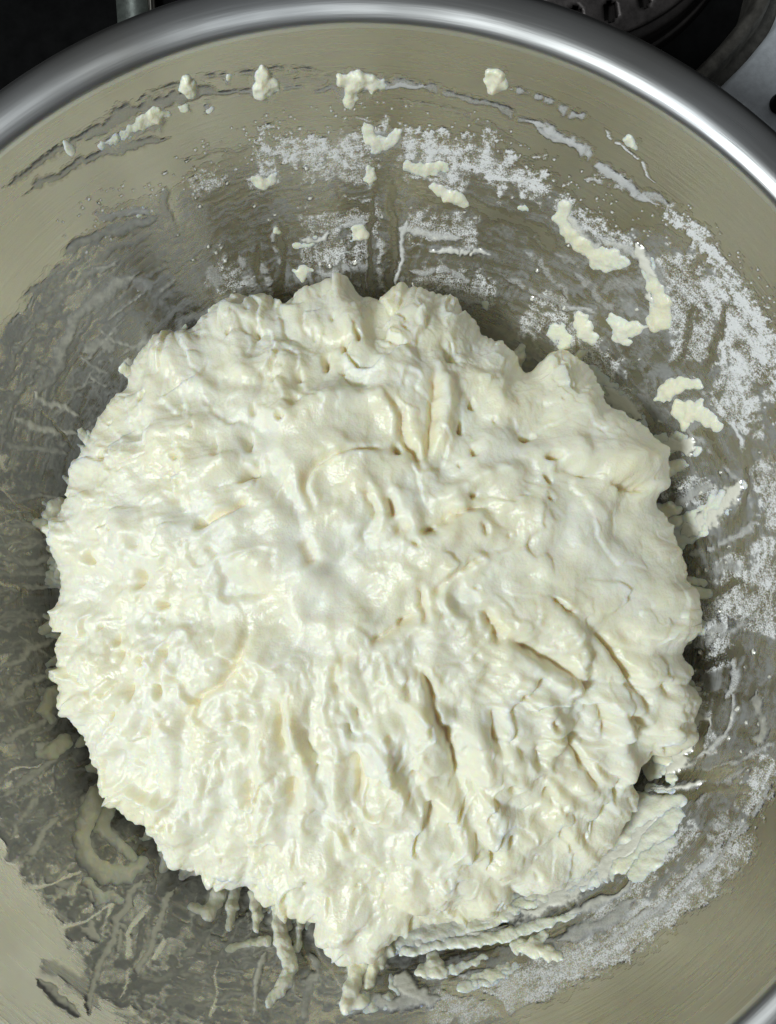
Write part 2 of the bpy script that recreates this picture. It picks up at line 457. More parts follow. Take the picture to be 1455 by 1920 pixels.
# lumps stuck to the wall: (x, y, radius[, height]) chains in photograph pixels, label, height[, links]
LUMPS = [
 ([(350, 150, 10), (352, 163, 15), (358, 172, 11)], 'round white dough lump high on the bowl wall, leftmost of the row under the rim', 1.0),
 ([(428, 146, 6)], 'tiny dough drop just right of the leftmost lump under the rim', 0.9),
 ([(495, 138, 13), (492, 158, 16), (486, 178, 9), (505, 160, 14), (515, 165, 8)], 'knobbly upright dough lump high on the wall, second big one under the rim', 1.0),
 ([(645, 150, 13), (672, 148, 15), (700, 156, 13), (718, 158, 9), (660, 165, 12), (655, 192, 10)], 'wide dough lump with a drip at its left end, under the top rim', 1.0, [(0, 1), (1, 2), (2, 3), (1, 4), (4, 5)]),
 ([(922, 140, 11), (930, 153, 17), (942, 158, 11)], 'pointed dough lump at the start of the right hand streak under the rim', 1.0),
 ([(232, 252, 9, .7), (265, 232, 11, .7), (292, 214, 14), (308, 212, 9)], 'long ragged dough lump lying in the upper left smear below the rim', 0.7),
 ([(195, 275, 10, .6), (215, 262, 8, .6), (240, 252, 7, .6)], 'flat oblong dough scrap at the lower left end of the upper left smear', 0.5),
 ([(126, 272, 8), (132, 282, 8)], 'small dull dough lump near the left edge of the photo under the rim', 0.8),
 ([(345, 205, 7), (352, 200, 6)], 'small wet dough bit at the right end of the upper left smear', 0.7),
 ([(392, 205, 7)], 'single small white bead of dough below the second big lump under the rim', 0.8),
 ([(688, 245, 12), (700, 262, 12), (730, 270, 10), (745, 250, 9), (705, 280, 9)], 'crumbly floury lump at the top of the flour band, in the middle of the wall', 0.75, [(0, 1), (1, 2), (2, 3), (1, 4)]),
 ([(692, 315, 8), (695, 335, 9), (697, 350, 5)], 'small drip of dough hanging below the middle of the flour band', 0.8),
 ([(480, 335, 9), (495, 345, 11), (508, 336, 8), (516, 325, 5)], 'smooth curled dough bead at the left end of the flour band', 0.7),
 ([(815, 350, 9), (840, 365, 11), (858, 372, 11), (872, 380, 8)], 'ragged dough lump hanging below the right part of the flour band', 0.85),
 ([(765, 312, 10), (800, 318, 12), (835, 312, 10)], 'flattened dough ridge lying just under the flour band right of centre', 0.6),
 ([(518, 432, 7)], 'small round dough bead low on the wall left of the middle scrape marks', 0.9),
 ([(558, 460, 7, .7), (580, 452, 8, .7), (598, 448, 6, .7)], 'short slanted dough smear in the middle of the wall, above the triangular scrap', 0.6),
 ([(555, 510, 7), (568, 516, 9), (562, 505, 8), (580, 505, 6)], 'triangular dough scrap low on the wall just above the main dough', 0.7),
 ([(670, 430, 10), (680, 440, 10), (665, 445, 8)], 'yellowish dough lump beside the vertical scrape marks', 0.8),
 ([(980, 390, 6), (984, 394, 6)], 'lone dough speck below the right end of the flour band', 0.8),
 ([(1060, 385, 13), (1052, 410, 12), (1068, 435, 14), (1090, 455, 15), (1120, 478, 14), (1150, 482, 15), (1172, 492, 9), (1140, 500, 10), (1115, 492, 10)], 'big looped dough strand on the upper right wall', 0.75, [(0, 1), (1, 2), (2, 3), (3, 4), (4, 5), (5, 6), (5, 7), (7, 8)]),
 ([(1215, 490, 11), (1225, 530, 13), (1240, 570, 17), (1235, 600, 20), (1250, 605, 12)], 'long dough drip running down to a fat end on the right wall', 0.75),
 ([(1090, 600, 15), (1098, 620, 17), (1108, 632, 12)], 'smooth rounded dough blob just above the right part of the main dough', 0.75),
 ([(1150, 600, 11), (1170, 615, 17), (1195, 615, 11), (1215, 612, 6), (1160, 632, 11), (1175, 640, 10)], 'star shaped dough scrap left of the fat drip end on the right wall', 0.75, [(0, 1), (1, 2), (2, 3), (1, 4), (4, 5)]),
 ([(1240, 745, 10), (1258, 728, 15), (1280, 720, 12), (1310, 722, 8)], 'pointed dough piece on the right wall, upper part of the ragged pair', 0.8),
 ([(1272, 765, 13), (1300, 770, 18), (1330, 785, 14), (1345, 800, 10), (1285, 795, 11), (1310, 755, 10)], 'ragged dough patch on the right wall, lower part of the ragged pair', 0.7, [(0, 1), (1, 2), (2, 3), (0, 4), (1, 5)]),
 ([(1180, 262, 8), (1186, 270, 7)], 'small isolated dough crumb on bare steel under the bright part of the rim', 0.9),
 ([(970, 1775, 13), (1000, 1780, 16), (1030, 1790, 14), (1050, 1795, 8), (1020, 1755, 8)], 'peaked dough scrap standing alone on the lower right wall', 0.95, [(0, 1), (1, 2), (2, 3), (1, 4)]),
 ([(810, 1795, 11), (815, 1815, 17), (790, 1822, 12), (830, 1825, 12)], 'rounded dough lump on the bottom wall right of the hanging drip', 0.8, [(0, 1), (1, 2), (1, 3)]),
 ([(890, 1840, 12, .7), (925, 1830, 15, .7), (950, 1815, 10, .7)], 'flat oblong dough lump between the peaked scrap and the bottom edge', 0.7),
 ([(908, 570, 6), (910, 576, 7)], 'small dough drop next to the upper right shoulder of the main dough', 0.8),
 ([(270, 532, 8, .6), (262, 542, 6, .6)], 'small pale dough scrap on the dull left wall above the main dough', 0.6),
 ([(180, 402 + 0, 6, .6), (262, 398, 10, .6)], 'pale dough patch on the upper left wall below the long smear', 0.5, [(1, 1)]),
]

# strands of the dough that still cling to the wall, same notation
STR = [
 [(180, 1490, 16, .9), (165, 1530, 17, .8), (150, 1570, 14, .7), (160, 1610, 16, .7), (195, 1640, 18, .7), (235, 1642, 15, .7), (268, 1618, 10, .7)],
 [(205, 1500, 14, .8), (190, 1555, 12, .6), (225, 1585, 10, .6), (250, 1610, 9, .6)],
 [(310, 1590, 13, .9), (312, 1615, 10, .8), (306, 1630, 7, .7)],
 [(165, 1655, 10, .6), (185, 1690, 10, .6), (205, 1680, 9, .5), (225, 1690, 8, .5)],
 [(420, 1640, 18), (410, 1680, 14), (390, 1715, 12, .7), (360, 1700, 8, .6)], [(440, 1650, 14), (435, 1700, 10, .8), (430, 1740, 7, .6)],
 [(480, 1680, 13), (482, 1720, 9), (480, 1745, 6)], [(525, 1695, 15), (522, 1735, 12), (530, 1770, 15, .8), (545, 1815, 13, .8), (530, 1850, 12, .8), (505, 1880, 9, .7)], [(500, 1765, 10, .8), (470, 1770, 7, .6), (430, 1780, 8, .5)],
 [(570, 1700, 10), (560, 1740, 7), (558, 1780, 6)], [(680, 1790, 26), (665, 1830, 14), (658, 1865, 15), (650, 1890, 12), (680, 1880, 12)], [(720, 1785, 18), (700, 1820, 12), (690, 1850, 9)],
 [(110, 950, 18), (95, 965, 14), (100, 990, 14)], [(115, 1050, 16), (112, 1080, 12)], [(100, 1300, 14, .8), (82, 1330, 12, .7), (95, 1350, 9, .6)], [(120, 1390, 14, .8), (95, 1410, 15, .7), (75, 1415, 9, .6)],
 [(350, 640, 12), (340, 625, 9, .7), (345, 612, 6, .6)], [(245, 700, 10), (232, 690, 8, .6), (236, 678, 5, .6)], 
]

# floury patches
def powder(pts, w, cov=0.9, seed=0, grain=0.9):
    m, d, t, sd = line_dist(wx, wy, pts, w * 2.4)
    if len(m) == 0: return
    n = fbm(U[m] / (w * 0.55 + 5), Vv[m] / (w * 0.55 + 5), 1200 + seed, 4, 0.65)
    k = sstep(-0.45, 0.75, 0.95 - d / w + grain * n) * sstep(0, 0.08, t) * sstep(1, 0.92, t)
    c = np.clip(k * cov * 0.9 * (0.62 + 0.4 * n + 0.42 * sstep(-0.5, 0.5, tang[m])), 0, 1)
    c = c ** 1.25
    cover[m] = np.maximum(cover[m], c)
    flour[m] = np.maximum(flour[m], sstep(0.02, 0.4, k) * 0.9)
    T[m] = np.maximum(T[m], k * (1.4 + 1.3 * n))

powder([(470, 300), (540, 278), (620, 282), (690, 270)], 26, 0.85, 1)
powder([(740, 270), (820, 280), (900, 300), (970, 330), (1040, 362)], 30, 0.95, 2)
powder([(560, 318), (640, 315), (700, 320)], 20, 0.55, 3)
powder([(690, 250), (720, 262)], 26, 0.9, 4)
powder([(905, 262), (930, 258)], 18, 0.7, 5)
powder([(760, 315), (830, 330), (880, 350)], 22, 0.7, 6)
powder([(1040, 365), (1090, 410), (1140, 440), (1190, 480)], 20, 0.75, 7)
powder([(1230, 380), (1290, 425), (1330, 470), (1375, 530), (1420, 610), (1440, 680)], 17, 1.0, 8, 0.6)
powder([(1320, 520), (1370, 590), (1400, 660), (1400, 720)], 48, 0.85, 9)
powder([(1350, 700), (1390, 760), (1370, 800)], 36, 0.8, 10)
powder([(1250, 560), (1290, 620), (1300, 680)], 34, 0.6, 11)
powder([(1220, 490), (1280, 520), (1320, 560)], 30, 0.6, 12)
powder([(980, 580), (1040, 610), (1090, 660), (1140, 720)], 34, 0.5, 13)
powder([(1060, 660), (1120, 720), (1180, 790)], 30, 0.65, 14)
powder([(1420, 860), (1450, 930), (1455, 1000)], 20, 0.7, 15)
powder([(1370, 1040), (1390, 1100), (1370, 1160)], 30, 0.7, 16)
powder([(1440, 1000), (1440, 1100), (1430, 1200)], 24, 0.55, 17)
powder([(1330, 1100), (1340, 1180), (1350, 1260)], 22, 0.55, 18)
powder([(560, 420), (640, 408), (720, 405)], 24, 0.5, 19)
powder([(760, 425), (840, 430), (900, 445)], 26, 0.6, 20)
powder([(560, 480), (640, 470), (690, 480)], 24, 0.45, 21)
powder([(780, 520), (860, 530), (930, 545)], 22, 0.45, 22)
powder([(1420, 1540), (1330, 1640), (1240, 1710), (1130, 1790), (1010, 1840), (900, 1870), (780, 1900)], 36, 0.66, 23, 0.4)
powder([(1455, 1420), (1400, 1530)], 20, 0.5, 24)
powder([(1310, 1540), (1250, 1600), (1180, 1680), (1100, 1740)], 16, 0.5, 25)
powder([(1180, 340), (1140, 330), (1110, 335)], 10, 0.4, 26)
powder([(470, 350), (500, 330), (510, 350)], 16, 0.75, 27)
powder([(360, 350), (390, 335), (410, 350)], 18, 0.55, 28)
powder([(480, 245), (520, 238)], 7, 0.6, 29)
powder([(1400, 540), (1445, 640), (1455, 760)], 12, 0.8, 30)
powder([(400, 500), (430, 520), (440, 545)], 24, 0.45, 31)
powder([(1290, 1280), (1300, 1350), (1310, 1420)], 26, 0.45, 32)
powder([(1240, 900), (1290, 920), (1340, 940)], 24, 0.4, 33)
powder([(640, 300), (705, 330)], 24, 0.55, 34)

# scattered grains of flour on bare steel near the edge of the smear
for k in range(420):
    a = rng.uniform(20, 130); q = rng.uniform(-70, 40)
    gz = float(np.interp(np.radians(a) + np.pi / 2, ea[o_], ep[o_, 2], period=2 * np.pi)) - q / 1000
    gz = min(gz, -0.05)
    g = np.array([[prof_r(np.array(gz)) * math.cos(math.radians(a)), prof_r(np.array(gz)) * math.sin(math.radians(a)), gz]])
    gu, gv = project(g); rad_ = rng.uniform(1.2, 3.2)
    m = np.flatnonzero((np.abs(U - gu) < rad_ * 2) & (np.abs(Vv - gv) < rad_ * 2))
    kk = sstep(1.2, 0.4, np.hypot(U[m] - gu, Vv[m] - gv) / rad_)
    cover[m] = np.maximum(cover[m], kk * 0.9); flour[m] = np.maximum(flour[m], kk); T[m] = np.maximum(T[m], kk * 1.6)

# arcs dragged high round the wall
arcs = [
 ([(8, 352), (60, 318), (120, 275), (190, 235), (250, 205), (330, 175)], 7, 0.45, 0.0, 2.0, 0),
 ([(45, 368), (110, 325), (170, 295), (240, 272), (320, 255)], 8, 0.5, 0.0, 2.0, 0),
 ([(160, 260), (215, 225), (280, 195), (350, 178), (420, 170)], 13, 0.5, 0.0, 2.2, 0),
 ([(180, 290), (250, 245), (310, 225)], 15, 0.45, 0.0, 1.6, 0),
 ([(250, 190), (330, 158), (420, 140), (520, 132), (600, 132)], 5, 0.4, 0.0, 1.6, 0.1),
 ([(330, 185), (420, 172), (520, 162), (600, 168), (680, 168)], 5, 0.55, 0.1, 1.6, 0.1),
 ([(500, 150), (580, 150), (640, 150)], 10, 0.35, 0.0, 1.2, 0),
 ([(690, 150), (760, 156), (830, 172), (900, 192), (960, 215), (1010, 238)], 8, 0.55, 0.2, 2.0, 0.15),
 ([(700, 160), (780, 162), (800, 166)], 5, 0.9, 0.5, 2.2, 0),
 ([(985, 225), (1040, 248), (1085, 275), (1130, 315), (1180, 350), (1230, 385)], 10, 0.85, 0.5, 3.0, 0.05),
 ([(1000, 245), (1060, 262)], 6, 0.95, 0.3, 3.5, 0),
 ([(955, 160), (1010, 182), (1060, 208), (1105, 222)], 8, 0.7, 0.35, 2.2, 0.15),
 ([(1130, 240), (1180, 285), (1230, 340)], 3, 0.8, 0.8, 1.5, 0.1),
 ([(1180, 350), (1215, 365), (1250, 380)], 9, 0.6, 0.4, 2.0, 0),
 ([(1090, 335), (1150, 350), (1200, 365)], 5, 0.6, 0.6, 1.4, 0.2),
 ([(640, 222), (700, 222)], 3, 0.6, 0.8, 1.0, 0.2),
 ([(740, 188), (820, 200), (900, 230), (980, 268)], 4, 0.3, 0.0, 1.0, 0.1),
 ([(340, 300), (420, 285), (470, 280)], 3, 0.3, 0.0, 0.8, 0),
]
for k, (p, w, c, f, h, ds) in enumerate(arcs): smear(p, w, c, f, h, 0.8, 0.12, k, ds)

# batter dragged over the wall, top and right
tops = [
 ([(560, 455), (590, 450), (620, 440)], 6, 0.9, 0.4, 3, 0), ([(640, 425), (690, 410)], 8, 0.7, 0.5, 2, 0),
 ([(740, 430), (800, 440), (870, 445)], 9, 0.75, 0.4, 2.4, 0), ([(800, 470), (860, 470), (920, 480)], 6, 0.85, 0.3, 3, 0.05),
 ([(770, 505), (840, 510), (900, 530)], 7, 0.6, 0.4, 1.6, 0.1), ([(830, 545), (900, 570)], 8, 0.6, 0.4, 1.6, 0),
 ([(570, 520), (640, 505), (690, 500)], 8, 0.65, 0.4, 1.6, 0.1), ([(600, 545), (680, 530)], 9, 0.6, 0.4, 1.6, 0.1),
 ([(515, 420), (518, 470), (525, 520)], 6, 0.7, 0.3, 2, 0.2), ([(450, 480), (465, 520), (475, 550)], 9, 0.6, 0.4, 2, 0.2),
 ([(490, 490), (505, 530), (515, 560)], 8, 0.6, 0.4, 2, 0.2), ([(400, 500), (410, 540)], 14, 0.55, 0.3, 1.5, 0),
 ([(760, 410), (752, 470), (745, 540)], 5, 0.9, 0.5, 2.5, 0), ([(690, 420), (688, 480), (695, 545)], 8, 0.6, 0.5, 2, 0),
 ([(715, 440), (712, 500), (720, 550)], 6, 0.6, 0.6, 2, 0.1),
 ([(980, 425), (1030, 470), (1090, 500)], 5, 0.5, 0.3, 1.6, 0.15), ([(990, 470), (1040, 520), (1060, 560)], 6, 0.5, 0.4, 1.4, 0.1),
 ([(950, 520), (1020, 560), (1070, 580)], 8, 0.5, 0.4, 1.4, 0.1), ([(1060, 570), (1110, 590)], 5, 0.75, 0.3, 2, 0),
 ([(1080, 510), (1130, 560), (1200, 590)], 9, 0.55, 0.3, 1.6, 0.1), ([(1130, 545), (1190, 530), (1230, 560)], 16, 0.5, 0.2, 1.6, 0),
 ([(1170, 560), (1200, 590), (1230, 600)], 16, 0.45, 0.1, 1.6, 0), ([(1060, 390), (1090, 440), (1130, 470)], 12, 0.75, 0.4, 3, 0),
 ([(1120, 440), (1180, 470), (1220, 490)], 10, 0.7, 0.4, 2.4, 0), ([(1200, 460), (1220, 520), (1235, 580)], 13, 0.95, 0.15, 5, 0),
 ([(1270, 780), (1330, 850), (1390, 900), (1420, 960)], 5, 0.6, 0.3, 1.6, 0.1), ([(1370, 790), (1395, 840), (1410, 890)], 5, 0.85, 0.8, 1.6, 0),
 ([(1130, 720), (1170, 760), (1200, 790)], 18, 0.8, 0.1, 4, 0), ([(1245, 835), (1280, 830), (1300, 845)], 18, 0.9, 0.1, 5, 0),
 ([(1280, 1005), (1330, 970), (1370, 930), (1400, 900)], 24, 0.75, 0.05, 4, 0), ([(1265, 945), (1300, 930), (1330, 905)], 9, 0.7, 0.2, 2, 0),
 ([(1290, 1040), (1350, 1020), (1420, 980)], 8, 0.65, 0.3, 2, 0.1), ([(1300, 1075), (1340, 1070), (1400, 1060)], 9, 0.5, 0.2, 1.6, 0.1),
 ([(1290, 1180), (1330, 1190), (1360, 1170)], 10, 0.6, 0.3, 2, 0), ([(1300, 1215), (1360, 1190), (1420, 1150)], 8, 0.55, 0.3, 1.8, 0.1),
 ([(1365, 1210), (1375, 1270), (1360, 1310)], 9, 0.65, 0.5, 2, 0), ([(1370, 1285), (1380, 1340), (1340, 1400), (1300, 1430)], 5, 0.7, 0.3, 2.5, 0),
 ([(1415, 1300), (1430, 1350), (1420, 1400)], 14, 0.6, 0.0, 2.4, 0), ([(1300, 1450), (1350, 1440), (1420, 1410), (1470, 1380)], 8, 0.55, 0.4, 2, 0.1),
 ([(1250, 1440), (1300, 1400), (1330, 1350)], 16, 0.7, 0.1, 4, 0), ([(1215, 1478), (1260, 1478), (1330, 1465)], 6, 0.85, 0.2, 4, 0),
]
for k, (p, w, c, f, h, ds) in enumerate(tops): smear(p, w, c, f, h * 1.7, 0.7, 0.12, 50 + k, ds)

# bottom right: long strokes round the wall
lows = [
 ([(740, 1768), (850, 1744), (960, 1708), (1075, 1660), (1170, 1592), (1235, 1525)], 24, 1.0, 0.1, 7.0, 0), ([(1270, 1260), (1290, 1330), (1285, 1400), (1250, 1450)], 30, 1.0, 0.0, 6.5, 0),
 ([(1060, 1715), (1130, 1690), (1190, 1655)], 10, 0.85, 0.1, 4, 0),
 ([(1050, 1765), (1120, 1735), (1190, 1690)], 12, 0.65, 0.2, 3, 0), ([(1110, 1780), (1180, 1735), (1230, 1700)], 9, 0.7, 0.5, 3, 0.1),
 ([(1150, 1770), (1220, 1720), (1290, 1650), (1370, 1560)], 4, 0.7, 0.5, 2.5, 0.1), ([(1200, 1745), (1300, 1660), (1400, 1540), (1455, 1460)], 4, 0.6, 0.4, 2, 0.1),
 ([(740, 1830), (760, 1850), (800, 1880)], 18, 0.9, 0.0, 5, 0), ([(690, 1880), (760, 1880), (830, 1870)], 14, 0.8, 0.2, 4, 0),
 ([(1290, 1530), (1340, 1480), (1400, 1440)], 8, 0.5, 0.4, 2, 0.1), ([(1330, 1570), (1370, 1520)], 12, 0.5, 0.6, 1.6, 0.1),
]
for k, (p, w, c, f, h, ds) in enumerate(lows): smear(p, w * 1.25, c, f, h * 1.2, 0.5, 0.14, 120 + k, ds)

# bottom left and left: dull streaks
lefts = [
 ([(165, 1900), (175, 1840), (205, 1770), (240, 1690), (268, 1650)], 9, 0.95, 0.0, 7, 0), ([(262, 1835), (275, 1780), (300, 1720), (330, 1660)], 8, 0.95, 0.0, 7, 0),
 ([(270, 1835), (340, 1832), (400, 1828), (465, 1820)], 8, 0.8, 0.0, 4, 0), ([(470, 1900), (480, 1850), (495, 1785)], 7, 0.9, 0.0, 6, 0),
 ([(560, 1920), (580, 1850), (592, 1780), (585, 1720)], 14, 0.75, 0.0, 4, 0), ([(380, 1890), (420, 1870), (460, 1860)], 7, 0.8, 0.0, 4, 0),
 ([(70, 1830), (110, 1870), (150, 1905)], 8, 0.7, 0.0, 5, 0), ([(80, 1800), (140, 1840), (190, 1890)], 20, 0.5, 0.0, 2, 0),
 ([(20, 1570), (45, 1530), (75, 1490)], 8, 0.8, 0.0, 5, 0), ([(45, 1605), (80, 1565), (110, 1530)], 8, 0.85, 0.0, 6, 0), ([(0, 1500), (60, 1450), (110, 1420)], 10, 0.8, 0.0, 5, 0),
 ([(80, 1640), (110, 1655), (135, 1660)], 10, 0.8, 0.0, 5, 0), ([(150, 1740), (175, 1760), (170, 1720)], 12, 0.9, 0.0, 7, 0), ([(215, 1790), (225, 1760), (230, 1740)], 7, 0.9, 0.0, 6, 0),
 ([(230, 1730), (250, 1745), (262, 1740)], 9, 0.9, 0.0, 6, 0), ([(165, 1660), (180, 1690), (195, 1710)], 10, 0.95, 0.0, 8, 0),
 ([(0, 940), (50, 935), (110, 930)], 6, 0.85, 0.0, 4, 0), ([(0, 975), (40, 985), (80, 980)], 8, 0.85, 0.0, 4, 0), ([(0, 830), (60, 840), (130, 850)], 9, 0.8, 0.0, 4, 0),
 ([(25, 790), (80, 805), (150, 815)], 9, 0.85, 0.0, 5, 0), ([(60, 735), (95, 760), (150, 775)], 7, 0.85, 0.0, 5, 0), ([(0, 1045), (60, 1050), (110, 1035)], 9, 0.85, 0.0, 4, 0),
 ([(0, 1110), (60, 1100), (115, 1095)], 6, 0.8, 0.0, 4, 0), ([(0, 1180), (50, 1160), (100, 1145)], 7, 0.8, 0.0, 4, 0), ([(0, 1250), (60, 1215), (105, 1195)], 9, 0.8, 0.0, 5, 0),
 ([(0, 1330), (50, 1290), (95, 1265)], 10, 0.8, 0.0, 5, 0), ([(0, 1390), (50, 1370), (90, 1350)], 9, 0.8, 0.0, 5, 0), ([(65, 1410), (90, 1400), (115, 1400)], 14, 0.9, 0.0, 6, 0),
 ([(100, 700), (115, 650), (150, 590), (200, 545), (260, 510)], 18, 0.85, 0.0, 4, 0), ([(60, 760), (100, 700), (120, 670)], 14, 0.8, 0.0, 3.5, 0), ([(40, 640), (90, 580), (150, 530), (220, 490)], 10, 0.75, 0.0, 3.5, 0),
 ([(10, 700), (30, 660), (70, 620)], 8, 0.75, 0.0, 3.5, 0), ([(15, 760), (25, 740), (40, 735)], 7, 0.8, 0.0, 4, 0), ([(160, 660), (190, 640), (215, 655)], 14, 0.85, 0.0, 4, 0),
 ([(155, 670), (175, 690), (200, 700)], 5, 0.85, 0.0, 4, 0), ([(170, 705), (190, 720), (200, 725)], 4, 0.85, 0.0, 4, 0), ([(190, 615), (215, 635), (240, 655)], 5, 0.85, 0.0, 4, 0),
 ([(120, 475), (180, 440), (270, 420), (300, 400)], 12, 0.7, 0.0, 3, 0), ([(170, 490), (220, 465), (280, 440)], 10, 0.6, 0.0, 2.4, 0), ([(310, 350), (315, 400), (335, 440)], 9, 0.5, 0.0, 1.6, 0),
 ([(240, 405), (265, 395), (280, 400)], 8, 0.75, 0.3, 3, 0),
 ([(245, 520), (270, 530), (280, 545)], 8, 0.8, 0.1, 3, 0), ([(350, 380), (380, 420), (390, 470)], 22, 0.35, 0.1, 1, 0),
]
for k, (p, w, c, f, h, ds) in enumerate(lefts): smear(p, w, c, f, h, 0.55, 0.14, 160 + k, ds)

rs = np.random.default_rng(11)
CB = np.array([655.0, 1125.0])
for k in range(130):                                     # dragged up and down the wall
    a_ = math.radians(rs.uniform(165, 262)); r0_ = rs.uniform(560, 700); ln = rs.uniform(40, 110); sk = rs.uniform(-0.10, 0.10)
    p = [(CB[0] + (r0_ + ln * q) * math.cos(a_ + sk * q), CB[1] - (r0_ + ln * q) * math.sin(a_ + sk * q)) for q in (0, 0.5, 1)]
    smear(p, rs.uniform(1.8, 5.0), rs.uniform(0.55, 0.95), 0, rs.uniform(2.0, 4.6), 0.5, 0.2, 300 + k)
for k in range(40):                                      # dragged round the wall
    a_ = math.radians(rs.uniform(112, 205)); r0_ = rs.uniform(590, 860); sk = rs.uniform(0.05, 0.22); dr = rs.uniform(-40, 40)
    p = [(CB[0] + (r0_ + dr * q) * math.cos(a_ + sk * q), CB[1] - (r0_ + dr * q) * math.sin(a_ + sk * q)) for q in (0, 0.33, 0.66, 1)]
    smear(p, rs.uniform(3, 9), rs.uniform(0.5, 0.9), 0, rs.uniform(2.0, 4.2), 0.7, 0.2, 460 + k)
for k in range(26):                                      # thin wiped lines
    a_ = math.radians(rs.uniform(150, 270)); r0_ = rs.uniform(560, 800); ln = rs.uniform(50, 150); sk = rs.uniform(-0.12, 0.12)
    bare([(CB[0] + (r0_ + ln * q) * math.cos(a_ + sk * q), CB[1] - (r0_ + ln * q) * math.sin(a_ + sk * q)) for q in (0, 0.5, 1)], rs.uniform(2, 4), 0.7)
for q in LUMPS:                                          # every lump sits in a thin smear of its own
    c_ = [(b_[0], b_[1]) for b_ in q[0]]
    rm = float(np.mean([b_[2] for b_ in q[0]]))
    if len(c_) == 1: c_ = [(c_[0][0] - 3, c_[0][1]), (c_[0][0] + 3, c_[0][1])]
    for i_ in range(len(c_) - 1): smear([c_[i_], c_[i_ + 1]], rm * 1.5, 0.62, 0.15, 1.6, 0.7, 0.05, 600 + i_)

for q in STR:
    for i_ in range(len(q) - 1): smear([q[i_][:2], q[i_ + 1][:2]], 1.7 * (q[i_][2] + q[i_ + 1][2]) / 2, 0.9, 0.0, 4.6, 0.6, 0.02, 640 + i_)
for k in range(150):                                     # crumbs far too many and small to count
    a_ = math.radians(rs.uniform(-40, 125)); r0_ = rs.uniform(560, 900)
    x_, y_ = CB[0] + r0_ * math.cos(a_), CB[1] - r0_ * math.sin(a_)
    smear([(x_, y_), (x_ + rs.uniform(-6, 6), y_ + rs.uniform(-5, 5))], rs.uniform(1.8, 4.5), 1.0, 0.0, rs.uniform(6, 10), 0.6, 0.05, 800 + k)

# wiped strokes
for p, w in [([(728, 330), (738, 420), (735, 500), (728, 560)], 8), ([(700, 300), (700, 380), (692, 470), (700, 550)], 6), ([(532, 420), (528, 500), (522, 560)], 7),
             ([(480, 450), (484, 520)], 6), ([(1300, 560), (1285, 640), (1260, 700)], 8), ([(1365, 560), (1345, 640), (1320, 700)], 7), ([(1215, 510), (1235, 560), (1245, 590)], 5),
             ([(1080, 620), (1095, 690), (1150, 740)], 4), ([(560, 400), (640, 385), (700, 390)], 9), ([(900, 400), (1000, 430), (1050, 480)], 16), ([(760, 350), (860, 380), (960, 400)], 14),
             ([(1400, 830), (1400, 900), (1380, 1000)], 9), ([(1300, 800), (1340, 830), (1360, 880)], 12),
             ([(1170, 1620), (1210, 1585), (1235, 1550)], 8), ([(1100, 1690), (1160, 1665), (1220, 1630)], 6), ([(960, 1712), (1010, 1695)], 6), ([(880, 1745), (960, 1730)], 5),
             ([(830, 1790), (900, 1775), (1000, 1760), (1080, 1735)], 9), ([(840, 1830), (880, 1820), (920, 1810)], 6), ([(820, 1840), (900, 1870), (960, 1910)], 10),
             ([(1320, 1350), (1310, 1400), (1290, 1430)], 10), ([(1230, 1460), (1300, 1452), (1380, 1440)], 9), ([(1220, 1492), (1300, 1490), (1370, 1470)], 10),
             ([(1300, 1240), (1340, 1240), (1400, 1210)], 12), ([(1300, 1120), (1340, 1110), (1400, 1090)], 10), ([(240, 1800), (250, 1740), (285, 1690)], 6), ([(285, 1800), (310, 1760)], 6),
             ([(525, 1880), (545, 1820), (560, 1760)], 9), ([(320, 360), (330, 420)], 6)]:
    bare(p, w)

T = np.clip(T, 0, 12)
THICK = sstep(2.2, 6.5, T)
T = T * (0.85 - 0.30 * left)
Tg = T.reshape(NT_, NS_)
for _ in range(2):
    Tp = np.pad(np.vstack([Tg[-1:], Tg, Tg[:1]]), ((0, 0), (1, 1)), mode='edge')
    Tg = (Tp[:-2, 1:-1] + Tp[2:, 1:-1] + Tp[1:-1, :-2] + Tp[1:-1, 2:] + 2 * Tp[1:-1, 1:-1]) / 6
T = Tg.ravel()
cover = np.clip(cover, 0, 1)
keep_v = cover > 0.05
Pn = P + wall_normal(P) * ((0.35 + T * sstep(0.02, 0.3, cover)) / 1000.0)[:, None]
F = grid_faces(NT_, NS_, wrap=True)
F = F[keep_v[F].any(1)]
used = np.zeros(len(P), bool); used[F.ravel()] = True
idx = np.cumsum(used) - 1
link('batter_smear', make_mesh('batter_smear', Pn[used] * R, idx[F], M_FILM, attrs={'cover': cover[used], 'flour': flour[used], 'thick': THICK[used]}),
     kind='stuff', label='thin smears of batter and flour dragged over the inside wall of the steel bowl', category='residue')

